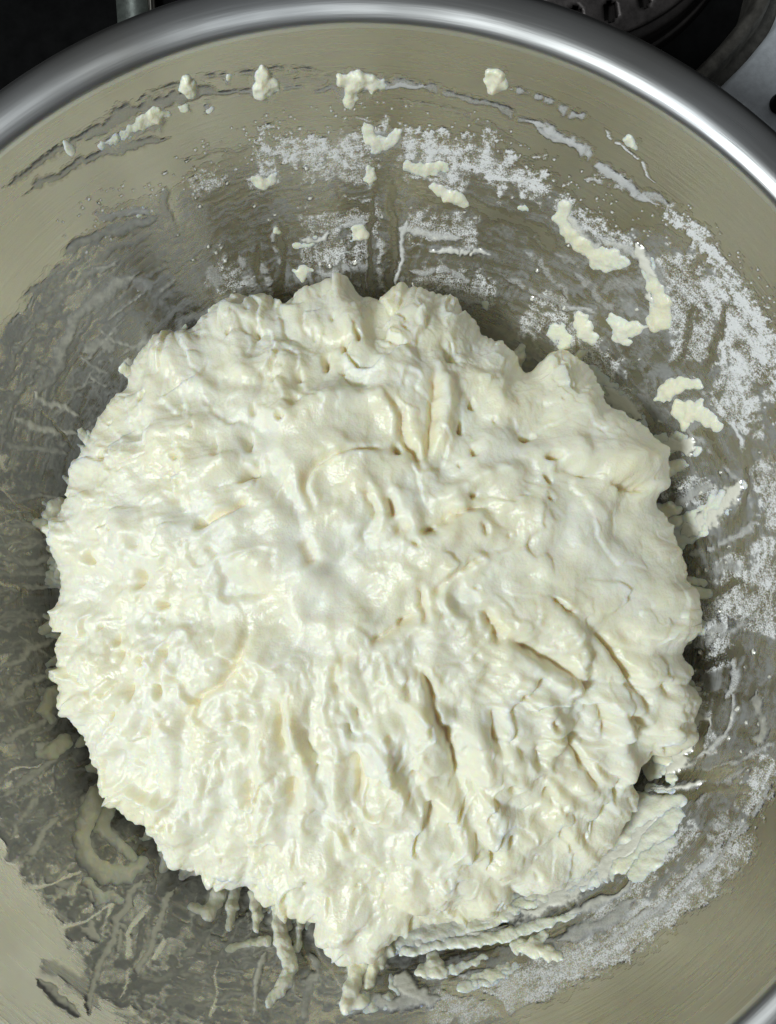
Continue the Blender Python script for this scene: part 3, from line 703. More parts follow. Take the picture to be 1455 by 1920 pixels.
# ------------------------------------------------------------------ the dough
OUT = [(378, 583), (409, 569), (464, 549), (490, 555), (515, 575), (535, 582), (545, 560), (575, 565), (600, 545), (630, 530), (655, 525), (668, 542), (700, 560), (720, 578), (738, 555), (762, 548), (800, 552),
       (850, 570), (880, 590), (900, 621), (919, 625), (946, 644), (969, 663), (995, 694), (1026, 663), (1045, 633), (1072, 644), (1094, 652), (1100, 690), (1129, 724), (1144, 755), (1175, 781), (1205, 793), (1228, 812),
       (1270, 861), (1276, 880), (1270, 911), (1240, 922), (1255, 945), (1268, 976), (1262, 1017), (1278, 1054), (1291, 1075), (1299, 1125), (1289, 1162), (1291, 1183), (1266, 1216), (1274, 1241), (1285, 1270), (1300, 1310), (1295, 1370),
       (1270, 1420), (1225, 1445), (1208, 1495), (1178, 1520), (1153, 1560), (1103, 1640), (1020, 1675), (978, 1690), (928, 1722), (853, 1742), (758, 1757), (728, 1780), (700, 1800), (660, 1806), (640, 1795), (610, 1765), (598, 1725),
       (565, 1702), (530, 1700), (495, 1690), (470, 1668), (400, 1650), (370, 1640), (345, 1615), (300, 1595), (280, 1557), (235, 1520), (200, 1485), (175, 1440), (165, 1400), (148, 1364), (130, 1330), (113, 1300), (108, 1250), (107, 1230), (113, 1192), (103, 1154),
       (120, 1120), (120, 1085), (105, 1060), (103, 1010), (93, 986), (95, 958), (130, 937), (140, 900), (146, 870), (165, 841), (192, 782), (223, 734), (250, 686), (263, 652), (292, 635), (344, 645), (374, 617)]
DC = np.array([700.0, 1120.0])
op = np.array(OUT, float)
oa = np.arctan2(op[:, 1] - DC[1], op[:, 0] - DC[0]); q_ = np.argsort(oa); oa = oa[q_]; orr = np.hypot(*(op - DC).T)[q_]
NA = 2048
ga = np.linspace(-np.pi, np.pi, NA, endpoint=False)
gr_ = np.interp(ga, oa, orr, period=2 * np.pi)
gr_ = np.convolve(np.r_[gr_[-40:], gr_, gr_[:40]], np.hanning(27) / np.hanning(27).sum(), 'same')[40:-40]
gr_ = gr_ - 7 + 6 * noise(ga * 22, ga * 0 + 3.3, 41) + 4 * noise(ga * 60, ga * 0 + 1.3, 42)
for nx, ny, dp, wd in ((1005, 695, 30, 0.055), (1250, 930, 20, 0.035), (945, 650, 8, 0.05), (350, 625, 12, 0.04), (1215, 1470, 16, 0.04)):     # dips in the outline
    gr_ = gr_ - dp * np.exp(-((np.mod(ga - math.atan2(ny - DC[1], nx - DC[0]) + np.pi, 2 * np.pi) - np.pi) / wd) ** 2)
gu = DC[0] + gr_ * np.cos(ga); gv = DC[1] + gr_ * np.sin(ga)
Pw = on_wall(gu, gv)
def circ_smooth(a, k):
    w = np.hanning(k); w /= w.sum(); n = len(a)
    return np.convolve(np.r_[a[-k:], a, a[:k]], w, 'same')[k:-k]
zr = circ_smooth(Pw[:, 2], 301) + 0.075
E3 = on_plane(gu, gv, zr)
NG = 780
a_, b_ = np.meshgrid(np.linspace(-1, 1, NG), np.linspace(-1, 1, NG), indexing='ij')
a_ = a_.ravel(); b_ = b_.ravel()
big = np.abs(a_) > np.abs(b_)
with np.errstate(divide='ignore', invalid='ignore'):
    s_ = np.where(big, a_, b_)
    an = np.where(big, np.pi / 4 * b_ / np.where(big, a_, 1), np.pi / 2 - np.pi / 4 * a_ / np.where(big, 1, np.where(b_ == 0, 1, b_)))
an = np.where(s_ < 0, an + np.pi, an); s_ = np.abs(s_)
fi = np.mod((an + np.pi) / (2 * np.pi), 1) * NA
i0 = np.floor(fi).astype(int) % NA; i1 = (i0 + 1) % NA; ff = (fi - np.floor(fi))[:, None]
Eo = E3[i0] * (1 - ff) + E3[i1] * ff
Esm3 = np.stack([circ_smooth(E3[:, k], 161) for k in range(3)], -1)
Esm = Esm3[i0] * (1 - ff) + Esm3[i1] * ff
wE = sstep(0.35, 0.95, s_)[:, None]
Ee = Esm * (1 - wE) + Eo * wE
phi = s_ * (np.pi / 2) * 1.22
C3 = on_plane(np.array(DC[0]), np.array(DC[1]), np.array(-0.24))
g_ = np.where(phi < np.pi / 2, np.power(np.clip(np.sin(np.minimum(phi, np.pi / 2)), 0, 1), 0.92), 1 - 0.10 * ((phi - np.pi / 2) / 0.35) ** 2)
hz = np.where(phi < np.pi / 2, np.power(np.clip(np.cos(np.minimum(phi, np.pi / 2)), 0, 1), 0.78), -0.42 * np.power(np.clip((phi - np.pi / 2) / 0.35, 0, 1), 0.8))
D = np.empty((len(a_), 3))
D[:, :2] = C3[:2] + (Ee[:, :2] - C3[:2]) * g_[:, None]
D[:, 2] = Ee[:, 2] + (C3[2] - Esm[:, 2]) * hz
G = D.reshape(NG, NG, 3)
def grid_normals(G):
    du = np.gradient(G, axis=0); dv = np.gradient(G, axis=1)
    n = np.cross(du, dv)
    n /= np.linalg.norm(n, axis=-1, keepdims=True) + 1e-12
    return n
Nn = grid_normals(G).reshape(-1, 3)
if Nn[len(Nn) // 2 + NG // 2, 2] < 0: Nn = -Nn
# smooth the normals of the ragged edge a little towards up/outward
out_dir = D - C3; out_dir[:, 2] = 0; out_dir /= np.linalg.norm(out_dir, axis=1, keepdims=True) + 1e-9
sm_n = out_dir * np.sin(np.clip(phi, 0, 2))[:, None] + np.array([0, 0, 1]) * np.cos(np.clip(phi, 0, 2))[:, None]
Nn = Nn * 0.4 + sm_n * 0.6; Nn /= np.linalg.norm(Nn, axis=1, keepdims=True)
U, Vv = project(D)
X = U + 10 * noise(U / 60, Vv / 60, 1) + 5 * noise(U / 22, Vv / 22, 2)
Y = Vv + 10 * noise(U / 60, Vv / 60, 3) + 5 * noise(U / 22, Vv / 22, 4)
x1 = U + 4 * noise(U / 22, Vv / 22, 5); y1 = Vv + 4 * noise(U / 22, Vv / 22, 6)
# polar coordinates about the swirl the spoon left
sw = np.array([735.0, 960.0])
pr = np.hypot(X - sw[0], Y - sw[1]); pa = np.arctan2(Y - sw[1], X - sw[0])
swirl = pa + 0.55 * np.log(pr / 120 + 0.4)
H = np.zeros(len(U)); BOUNCE_TINT = np.zeros(len(U))
low = sstep(1120, 1330, Vv)
lft = sstep(520, 330, U)
upp = sstep(800, 680, Vv)
rgt = sstep(880, 1050, U) * sstep(1350, 1150, Vv)
calm = np.clip(np.exp(-(((U - 560) / 140) ** 2 + ((Vv - 1130) / 110) ** 2)) + np.exp(-(((U - 640) / 120) ** 2 + ((Vv - 800) / 45) ** 2)) + 0.9 * np.exp(-(((U - 1130) / 120) ** 2 + ((Vv - 1060) / 120) ** 2)), 0, 1)
# broad lumps
H += 17 * noise(X / 150, Y / 150, 11) + 12 * noise(X / 75, Y / 75, 12)
# soft lobes, with sharp creases only here and there between them
rough = np.clip(0.35 + 0.5 * upp + 0.4 * lft + 0.45 * low + 0.5 * noise(U / 110, Vv / 110, 81), 0.1, 1.2) * (1 - 0.8 * calm)
H += (1 - 0.4 * calm) * 10.5 * noise(X / 52, Y / 52, 21) + (0.2 + rough) * 2.2 * noise(x1 / 25, y1 / 25, 22)
for sc_, w_, d_, sd_ in ((115, 0.13, 15, 24), (66, 0.13, 8.5, 25), (40, 0.14, 5.0, 26)):     # creases where lobes have folded over each other
    n_ = noise(X / sc_ + 3.1, Y / sc_, sd_) + 0.22 * noise(x1 / (sc_ * 0.4), y1 / (sc_ * 0.4), sd_ + 3)
    over = np.where(n_ > 0, np.exp(-n_ / (2.2 * w_)), -np.exp(n_ / (0.7 * w_)) * 0.9)      # one lip up, the other tucked under
    H += 0.75 * (0.2 + rough) * sstep(-0.15, 0.4, noise(U / (sc_ * 1.4), Vv / (sc_ * 1.4), sd_ + 7)) * d_ * over
# drawn-out strands running away from the swirl
q1 = noise(swirl * 8.5, pr / 170, 31) + 0.45 * noise(swirl * 19, pr / 110, 32)
strand = 0.55 - np.abs(q1 * 0.9) ** 0.8
H += (0.18 + 0.95 * low + 0.2 * lft) * (1 - 0.75 * calm) * sstep(60, 240, pr) * 13 * np.clip(0.35 - strand, -0.3, 0.6)
# torn, curdled texture at the top and left
curd = np.abs(fbm(x1 / 20, y1 / 20, 51, 3, 0.5))
H += rough * 5.0 * (np.minimum(curd, 0.6) - 0.2) * sstep(-0.3, 0.3, noise(U / 70, Vv / 70, 83))
H += 0.9 * (1 - 0.45 * calm) * fbm(x1 / 10, y1 / 10, 61, 2)

def groove(pts, w, d, lip=0.12, taper=0.22):
    m, dd, t, sd = line_dist(x1, y1, pts, w * 4)
    k = sstep(0, taper, t) * sstep(1, 1 - taper, t) * 0.9 + 0.1
    k = k * (1 + 0.3 * noise(t * 7, t * 0 + w, int(abs(pts[0][0])) % 97))
    H[m] -= k * d * (1.15 * np.exp(-(dd / (0.62 * w)) ** 2) + 0.55 * np.exp(-(dd / (1.5 * w)) ** 2))
    BOUNCE_TINT[m] = np.maximum(BOUNCE_TINT[m], k * sstep(7, 13, d) * np.exp(-(dd / (0.8 * w)) ** 2))
    H[m] += k * d * lip * np.exp(-((dd - w * 1.7) / w) ** 2)
def ridge(pts, w, h, taper=0.25):
    m, dd, t, sd = line_dist(x1, y1, pts, w * 2.2)
    k = sstep(0, taper, t) * sstep(1, 1 - taper, t)
    H[m] += 1.7 * k * h * np.exp(-(dd / w) ** 2 * 1.6)
def pit(x, y, rx, ry=None, d=12):
    ry = ry or rx
    q = ((x1 - x) / (0.8 * rx)) ** 2 + ((y1 - y) / (0.85 * ry)) ** 2
    m = q < 9
    a0 = x * 12.9898 + y * 78.233
    th_ = np.arctan2(y1[m] - y, x1[m] - x)
    qq = q[m] * (1 + 0.35 * np.sin(2 * th_ + a0) + 0.25 * np.sin(3 * th_ + 2 * a0))
    BOUNCE_TINT[m] = np.maximum(BOUNCE_TINT[m], sstep(5, 12, d) * np.exp(-np.abs(qq) ** 1.4))
    H[m] -= 1.9 * d * np.exp(-np.abs(qq) ** 1.6) + 0.15 * d * np.exp(-qq / 3)

for p, w, h in [([(500, 810), (560, 772), (640, 750), (715, 748), (748, 790), (765, 845)], 34, 13), ([(690, 900), (715, 950), (730, 990)], 17, 8), ([(610, 930), (640, 985), (680, 1010)], 34, 9),
                ([(790, 950), (850, 920), (920, 890), (1000, 868)], 20, 12), ([(828, 690), (838, 760), (822, 850)], 22, 10), ([(905, 1040), (850, 1070), (832, 1110), (850, 1155), (895, 1168)], 17, 9),
                ([(540, 1310), (560, 1390), (572, 1460)], 17, 11), ([(495, 1320), (500, 1400), (505, 1480)], 21, 10), ([(625, 1400), (630, 1480), (640, 1560)], 22, 9), ([(715, 1340), (730, 1420), (760, 1530)], 26, 9),
                ([(770, 1290), (800, 1370), (830, 1460)], 24, 8), ([(870, 1320), (900, 1410), (925, 1500)], 24, 10), ([(835, 1490), (865, 1560), (880, 1620)], 20, 9), ([(960, 860), (1080, 850), (1180, 870), (1250, 890)], 42, 14),
                ([(1010, 700), (1050, 680), (1080, 670)], 36, 12), ([(1060, 760), (1130, 790), (1200, 830)], 40, 9), ([(960, 1230), (1040, 1265), (1110, 1310)], 20, 7), ([(1020, 1290), (1030, 1350), (1060, 1420)], 22, 8),
                ([(1110, 1200), (1090, 1260), (1110, 1290)], 18, 9), ([(1160, 1330), (1165, 1400), (1175, 1480)], 26, 9), ([(1000, 1560), (1080, 1480), (1120, 1420)], 22, 7), ([(900, 1640), (980, 1590), (1050, 1560)], 26, 8),
                ([(330, 900), (400, 880), (450, 860)], 30, 7), ([(210, 1000), (280, 980), (350, 1010)], 40, 8), ([(380, 1070), (450, 1050), (520, 1060)], 32, 8), ([(260, 830), (330, 800), (400, 790)], 34, 8),
                ([(420, 700), (500, 680), (590, 700)], 40, 9), ([(300, 700), (330, 660), (380, 650)], 36, 8), ([(640, 690), (720, 680), (790, 650)], 36, 8), ([(690, 560), (670, 620), (700, 660)], 30, 7),
                ([(470, 1620), (560, 1610), (640, 1650)], 36, 8), ([(660, 1700), (700, 1740), (690, 1800)], 34, 10), ([(800, 1690), (860, 1670), (930, 1660)], 30, 7), ([(1240, 1290), (1255, 1350), (1250, 1400)], 18, 8)]:
    ridge(p, w, h)
for p, w, d in [([(470, 930), (440, 955), (400, 975), (372, 992)], 6, 12), ([(750, 832), (700, 838), (650, 846), (605, 862), (578, 885), (572, 910), (582, 945), (592, 965)], 6, 10),
                ([(915, 950), (875, 955), (830, 975), (805, 992)], 7, 13), ([(563, 1008), (578, 1035), (588, 1060)], 13, 11), ([(787, 1095), (795, 1140), (797, 1172)], 8, 13), ([(782, 1150), (740, 1180), (690, 1212)], 8, 13),
                ([(680, 1212), (640, 1240), (628, 1275), (648, 1320)], 11, 10), ([(908, 1040), (880, 1060), (835, 1090), (818, 1130)], 8, 11), ([(905, 1140), (930, 1180), (942, 1210)], 12, 14), ([(940, 1190), (1000, 1222), (1050, 1250), (1090, 1275), (1120, 1312)], 10, 14),
                ([(1035, 1118), (1060, 1143), (1082, 1152)], 5, 10), ([(1122, 1183), (1150, 1210), (1170, 1240), (1200, 1292)], 10, 13), ([(457, 1172), (460, 1201), (445, 1239), (423, 1273), (400, 1292), (371, 1312), (350, 1338), (330, 1374)], 8, 13),
                ([(520, 1308), (529, 1364), (533, 1412)], 8, 12), ([(566, 1345), (578, 1402), (590, 1436), (586, 1472)], 7, 9), ([(548, 1460), (545, 1490), (543, 1518)], 11, 15), ([(660, 1410), (674, 1451), (670, 1515)], 11, 15), ([(665, 1330), (680, 1375)], 10, 9),
                ([(759, 1237), (797, 1269), (816, 1334), (842, 1390), (854, 1439), (870, 1508)], 9, 14), ([(776, 1435), (791, 1462)], 9, 12), ([(812, 1500), (805, 1562)], 8, 10), ([(727, 1368), (738, 1390)], 7, 10), ([(468, 1462), (468, 1508)], 9, 11), ([(457, 1358), (456, 1415)], 9, 8),
                ([(1062, 1376), (1091, 1428), (1118, 1478)], 7, 15), ([(1031, 1340), (1043, 1368)], 6, 12), ([(1030, 1266), (991, 1310)], 5, 8), ([(1137, 1320), (1138, 1378)], 9, 11), ([(950, 1462), (972, 1484)], 9, 10), ([(1172, 1245), (1203, 1299), (1216, 1335)], 10, 10), ([(1237, 1270), (1246, 1310)], 9, 9),
                ([(716, 736), (750, 768), (757, 812), (778, 846), (794, 884)], 13, 15), ([(816, 685), (812, 770), (801, 868)], 11, 13), ([(820, 635), (856, 670)], 18, 9), ([(687, 910), (703, 970)], 8, 10), ([(734, 928), (733, 970)], 8, 13),
                ([(244, 1068), (254, 1086), (243, 1108)], 9, 12), ([(258, 1005), (254, 1030)], 12, 8), ([(388, 1022), (408, 1046)], 6, 9), ([(320, 1198), (306, 1240), (302, 1292)], 6, 10), ([(225, 1272), (192, 1306)], 7, 9), ([(287, 1338), (271, 1384)], 8, 11), ([(433, 1322), (434, 1350)], 8, 10), ([(460, 1365), (455, 1410)], 9, 8),
                ([(158, 1030), (165, 1060)], 7, 12), ([(560, 740), (540, 765)], 14, 8), ([(1130, 905), (1180, 912), (1225, 912)], 10, 12), ([(1030, 870), (1080, 885), (1130, 900)], 10, 8), ([(620, 1560), (625, 1610)], 9, 8), ([(890, 1560), (930, 1600)], 9, 8), ([(1160, 1340), (1195, 1350), (1215, 1390)], 12, 11), ([(1100, 1560), (1140, 1500)], 9, 9),
                ([(410, 1120), (470, 1115), (500, 1110)], 6, 7), ([(340, 960), (330, 930)], 8, 7), ([(410, 860), (405, 820)], 6, 9), ([(470, 850), (455, 815)], 6, 9), ([(1000, 1380), (1010, 1440)], 8, 8), ([(930, 1320), (925, 1370), (945, 1420)], 9, 10)]:
    groove(p, w, d)
for a in [(465, 890, 15, 11, 20), (805, 992, 12, 9, 16), (752, 989, 16, 14, 10), (559, 706, 6, 8, 12), (608, 672, 8, 14, 12), (646, 649, 6, 10, 12), (476, 619, 9, 7, 12), (430, 623, 5, 5, 9), (672, 630, 6, 9, 10), (529, 785, 6, 9, 10), (476, 774, 8, 8, 8), (884, 755, 8, 6, 10),
          (865, 800, 7, 10, 11), (888, 850, 8, 8, 10), (910, 993, 6, 10, 11), (888, 929, 8, 7, 12), (778, 1020, 6, 5, 9), (991, 816, 15, 8, 16), (1033, 858, 11, 12, 14), (1028, 896, 7, 9, 14), (263, 741, 6, 10, 15), (192, 855, 6, 10, 12), (333, 858, 6, 8, 8), (467, 824, 6, 9, 9),
          (375, 982, 10, 9, 14), (295, 1137, 10, 9, 11), (210, 1206, 10, 7, 11), (299, 1295, 7, 10, 18), (240, 1302, 7, 13, 11), (223, 1229, 6, 6, 9), (309, 1225, 6, 7, 9), (210, 1343, 5, 5, 12), (264, 1240, 5, 8, 9), (957, 1566, 6, 6, 20), (1029, 1486, 8, 9, 14), (480, 1670, 6, 9, 10), (745, 838, 9, 9, 12), (1150, 1480, 6, 18, 10)]:
    pit(*a)
# small tears scattered through the rough parts
rp = np.random.default_rng(5)
for k in range(110):
    x = rp.uniform(130, 1250); y = rp.uniform(570, 1720)
    w = 0.5 + (0.5 if y < 760 or x < 380 or y > 1300 else 0)
    cm = np.exp(-(((x - 560) / 140) ** 2 + ((y - 1130) / 110) ** 2)) + np.exp(-(((x - 640) / 120) ** 2 + ((y - 800) / 45) ** 2)) + np.exp(-(((x - 1130) / 120) ** 2 + ((y - 1060) / 120) ** 2))
    if rp.random() > w - cm: continue
    r_ = rp.uniform(1.8, 4.2)
    pit(x, y, r_, r_ * rp.uniform(1, 2.0), rp.uniform(4, 10))
# dough sags: round off everything sharper than a couple of millimetres' flow
Hg = H.reshape(NG, NG)
for _ in range(2):
    Hp = np.pad(Hg, 1, mode='edge')
    Hg = (Hp[:-2, 1:-1] + Hp[2:, 1:-1] + Hp[1:-1, :-2] + Hp[1:-1, 2:] + 2 * Hp[1:-1, 1:-1]) / 6
H = Hg.ravel() + 0.16 * noise(U / 4.0, Vv / 4.0, 71) + 0.35 * noise(U / 9, Vv / 9, 72)
edge_f = sstep(1.0, 0.93, s_ / 1.0)
H *= 0.55 + 0.45 * edge_f
DD = D + Nn * (H / 820.0)[:, None]
# keep the underside inside the bowl
rmax = prof_r(np.clip(DD[:, 2], -DEPTH + 0.01, 0)) - 0.004
rn = np.hypot(DD[:, 0], DD[:, 1]); f = np.minimum(1, rmax / np.maximum(rn, 1e-6))
DD[:, 0] *= f; DD[:, 1] *= f
F = grid_faces(NG, NG)
F = F[:, ::-1] if np.cross(G[1, 0] - G[0, 0], G[0, 1] - G[0, 0])[2] < 0 else F
me = make_mesh('bread_dough', DD * R, F, M_DOUGH, attrs={'bounce_tint': np.clip(BOUNCE_TINT, 0, 1)})
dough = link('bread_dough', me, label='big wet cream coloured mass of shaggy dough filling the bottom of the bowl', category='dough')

# ------------------------------------------------------------------ lumps of dough stuck to the wall
def lump(blobs, label, k_h=0.85, grow=1.12, rag=1.0, group='lumps of dough stuck to the bowl wall', seed=0, name='dough_lump', cat='dough lump', parent=None, links=None):
    """blobs: (x, y, radius[, height factor]) in photograph pixels, joined in a chain; one closed mesh on the wall"""
    B = np.array([(b + (1.0,))[:4] for b in [tuple(map(float, q)) for q in blobs]])
    B[:, 2] *= grow; B[:, 3] /= grow * 1.15
    pad = B[:, 2].max() * 0.6 + 6
    step = max(1.3, B[:, 2].max() / 16)
    xs = np.arange((B[:, 0] - B[:, 2]).min() - pad, (B[:, 0] + B[:, 2]).max() + pad, step)
    ys = np.arange((B[:, 1] - B[:, 2]).min() - pad, (B[:, 1] + B[:, 2]).max() + pad, step)
    X, Y = np.meshgrid(xs, ys, indexing='ij')
    sh = X.shape; X = X.ravel(); Y = Y.ravel()
    xw = X + rag * 5.5 * noise(X / 16, Y / 16, 300 + seed) + rag * 1.6 * noise(X / 8, Y / 8, 310 + seed)
    yw = Y + rag * 5.5 * noise(X / 16, Y / 16, 320 + seed) + rag * 1.6 * noise(X / 8, Y / 8, 330 + seed)
    hmax = np.full(len(X), -1e9); acc = np.zeros(len(X))
    pairs = links if links is not None else [(i, i + 1) for i in range(len(B) - 1)]
    segs = [(B[i], B[j]) for i, j in pairs] or [(B[0], B[0])]
    for p, q in segs:
        bx, by = q[0] - p[0], q[1] - p[1]
        t = np.clip(((xw - p[0]) * bx + (yw - p[1]) * by) / (bx * bx + by * by + 1e-9), 0, 1)
        d = np.hypot(xw - p[0] - t * bx, yw - p[1] - t * by)
        r = p[2] + (q[2] - p[2]) * t; hf = p[3] + (q[3] - p[3]) * t
        e = 1 - (d / r) ** 2
        hh = np.where(e > 0, np.sqrt(np.maximum(e, 0)) * r * hf, e * r * hf)
        acc = acc + np.exp(np.clip(hh, -60, 200) / 3.0)
        hmax = np.maximum(hmax, hh)
    h = 3.0 * np.log(acc + 1e-12)
    h = np.where(h > 0, h, h * 0.6) * k_h * (0.85 + 0.35 * rag * noise(X / 24, Y / 24, 360 + seed))
    h = h + np.where(h > 0, 0.4 * noise(X / 7, Y / 7, 340 + seed) + 1.7 * rag * noise(X / 15, Y / 15, 350 + seed), 0)
    Pw = on_wall(X, Y); n = wall_normal(Pw)
    top_ = Pw + n * (np.clip(h, -3.0, None) / 1000.0)[:, None]
    keep = h > -2.5
    F = grid_faces(sh[0], sh[1])
    F = F[keep[F].all(1)]
    if len(F) == 0: return None
    used = np.zeros(len(X), bool); used[F.ravel()] = True
    idx = np.cumsum(used) - 1
    top_ = top_[used]; F = idx[F]
    # close it with a base pressed into the wall
    base = Pw[used] - n[used] * 0.005
    nb = len(top_)
    e = np.sort(np.concatenate([F[:, [0, 1]], F[:, [1, 2]], F[:, [2, 3]], F[:, [3, 0]]]), axis=1)
    ed = np.concatenate([F[:, [0, 1]], F[:, [1, 2]], F[:, [2, 3]], F[:, [3, 0]]])
    key = e[:, 0].astype(np.int64) * nb + e[:, 1]
    uq, inv, cnt = np.unique(key, return_inverse=True, return_counts=True)
    bd_ = ed[cnt[inv] == 1]
    side = np.stack([bd_[:, 1], bd_[:, 0], bd_[:, 0] + nb, bd_[:, 1] + nb], 1)
    allV = np.vstack([top_, base]) * R
    allF = np.vstack([F, F[:, ::-1] + nb, side])
    me = make_mesh(name, allV, allF, M_LUMP if name != 'wet_batter_edge' else M_BATTER)
    # face winding: make sure the outside points into the bowl
    me.update()
    c = top_[F[0]]
    if np.dot(np.cross(c[1] - c[0], c[2] - c[0]), wall_normal(c[0][None])[0]) < 0: me.flip_normals()
    if parent is not None:
        return link(name, me, parent)
    return link(name, me, label=label, category=cat, group=group)

for k, q in enumerate(LUMPS):
    lump(q[0], q[1], q[2] * 0.85, seed=k * 7, links=q[3] if len(q) > 3 else None)

# ------------------------------------------------------------------ strands of the dough still clinging to the wall (parts of the dough)
re_ = np.random.default_rng(23)
for k in range(64):
    a_ = math.radians(re_.choice([re_.uniform(85, 215), re_.uniform(-60, 60)], p=[0.75, 0.25]))     # picture angle, 180 = left
    j_ = int(np.argmin(np.abs(np.mod(ga - a_ + np.pi, 2 * np.pi) - np.pi)))
    ex, ey = gu[j_], gv[j_]; dx_, dy_ = math.cos(a_), math.sin(a_)
    sk = re_.uniform(-0.5, 0.5); ln = re_.uniform(14, 40); w_ = re_.uniform(5, 12)
    STR.append([(ex - 14 * dx_, ey - 14 * dy_, w_ * 1.5, .9), (ex + 0.4 * ln * (dx_ - sk * dy_), ey + 0.4 * ln * (dy_ + sk * dx_), w_, .7), (ex + ln * (dx_ - sk * dy_), ey + ln * (dy_ + sk * dx_), w_ * 0.75, .4)])
for k, q in enumerate(STR):
    lump(q, '', 1.45, rag=0.7, seed=400 + k * 5, name='dough_strand', parent=dough)

APRON = [
 ([(1000, 1655, 46, .3), (1080, 1610, 50, .3), (1150, 1550, 46, .35), (1200, 1520, 34, .4), (1250, 1512, 18, .6), (1280, 1500, 9, .6)], 1.0),
 ([(940, 1712, 13), (1020, 1682, 17, .7), (1100, 1655, 17, .6), (1160, 1625, 15, .6), (1195, 1595, 18, .6), (1235, 1560, 24, .5), (1262, 1530, 20, .5)], 0.8),
 ([(1190, 1640, 16, .5), (1220, 1610, 22, .5), (1250, 1580, 20, .4)], 0.7),
 ([(730, 1760, 30, .5), (800, 1742, 32, .5), (880, 1722, 30, .5), (950, 1695, 30, .5)], 0.9),
 ([(760, 1782, 13, .8), (820, 1770, 13, .8), (890, 1765, 11, .8), (960, 1750, 12, .7), (1030, 1728, 10, .7), (1085, 1712, 6, .7)], 0.9),
 ([(800, 1832, 9, .6), (850, 1818, 9, .5), (910, 1796, 7, .5)], 0.8), ([(868, 1850, 10, .6), (920, 1838, 12, .6), (965, 1815, 8, .6)], 0.8),
 ([(1268, 1250, 20, .5), (1285, 1310, 24, .5), (1285, 1370, 22, .5), (1262, 1420, 18, .5), (1240, 1445, 10, .5)], 1.0),
 ([(1262, 1300, 34, .4), (1255, 1380, 36, .4), (1225, 1440, 22, .4)], 0.9),
 ([(1215, 1478, 8, .7), (1260, 1480, 6, .7), (1310, 1472, 4, .7)], 0.9), ([(1258, 1425, 12, .8), (1258, 1460, 8, .8), (1264, 1482, 5, .8)], 1.0),
 ([(1265, 1005, 26, .4), (1310, 980, 26, .35), (1350, 945, 22, .35), (1385, 910, 14, .3)], 0.7), ([(1240, 830, 18, .5), (1275, 830, 17, .5), (1305, 845, 10, .4)], 0.8),
 ([(1110, 700, 16, .5), (1150, 740, 19, .4), (1185, 775, 16, .4), (1205, 795, 10, .4)], 0.7),
 ([(1060, 640, 16, .5), (1040, 622, 14, .4), (1055, 605, 9, .4)], 0.7),
 ([(740, 1840, 14, .4), (755, 1860, 14, .4), (800, 1880, 9, .4)], 0.7), ([(660, 1885, 20, .4), (720, 1880, 16, .4), (790, 1878, 9, .4)], 0.7),
]
for k, (q, kh) in enumerate(APRON):
    lump(q, '', kh, grow=1.06, rag=0.9, seed=700 + k * 5, name='wet_batter_edge', parent=dough)

# ------------------------------------------------------------------ things on the cooktop beyond the rim
def P3(u, v, z): return on_plane(np.array(float(u)), np.array(float(v)), np.array(float(z)))
# grey strip
a = P3(212, -60, ZS + 0.03); a2 = P3(288, -60, ZS + 0.03); c = P3(225, 130, ZS + 0.03); c2 = P3(297, 130, ZS + 0.03)
strip = bpy.data.objects.new('trim_strip', None); COL.objects.link(strip); strip.location = Vector(((a + c2) / 2 * R).tolist()); strip.location.z = ZS * R
strip['label'] = 'dull grey metal strip crossing the black cooktop behind the bowl at upper left'; strip['category'] = 'strip'
def bar(name, pts, z0, z1, mat, parent, origin, bev=0.0008):
    bm = bmesh.new()
    lo = [bm.verts.new(Vector(((p[0]) * R - origin.x, p[1] * R - origin.y, z0 * R - origin.z))) for p in pts]
    f = bm.faces.new(lo)
    r = bmesh.ops.extrude_face_region(bm, geom=[f])
    for v in [g for g in r['geom'] if isinstance(g, bmesh.types.BMVert)]: v.co.z = z1 * R - origin.z
    bmesh.ops.recalc_face_normals(bm, faces=bm.faces)
    bmesh.ops.bevel(bm, geom=bm.edges[:], offset=bev, segments=2, affect='EDGES')
    me = bpy.data.meshes.new(name); bm.to_mesh(me); bm.free(); me.materials.append(mat)
    for p in me.polygons: p.use_smooth = True
    return link(name, me, parent)
far = (a - c) * 2.2
bar('strip_face', [c, c2 - (c2 - c) * 0.14, a2 + far - (a2 - a) * 0.14, a + far], ZS + 0.002, ZS + 0.03, M_STRIP, strip, strip.location)
bar('strip_edge', [c2 - (c2 - c) * 0.135, c2, a2 + far, a2 + far - (a2 - a) * 0.135], ZS + 0.002, ZS + 0.042, M_PLATE, strip, strip.location)

# burner with a ring of ports
bc = P3(1075, -230, -0.80)
burner = bpy.data.objects.new('gas_burner', None); COL.objects.link(burner)
burner.location = (bc[0] * R, bc[1] * R, ZS * R)
burner['label'] = 'sooty round gas burner with a ring of dark holes behind the bowl'; burner['category'] = 'burner'
rad_px = np.linalg.norm(P3(1200, 55, -0.80) - bc)
def ring(name, prof, mat, parent, n=128, flip=False):
    V, F = lathe([(r, z - ZS) for r, z in prof], n)
    return link(name, make_mesh(name, V * R, F[:, ::-1] if flip else F, mat), parent)
ro = rad_px
ring('burner_cap', smooth_line([(0.004, -0.70), (ro * 0.45, -0.70), (ro * 0.62, -0.705), (ro * 0.72, -0.72), (ro * 0.74, -0.75)], 5), M_BURN, burner, flip=True)
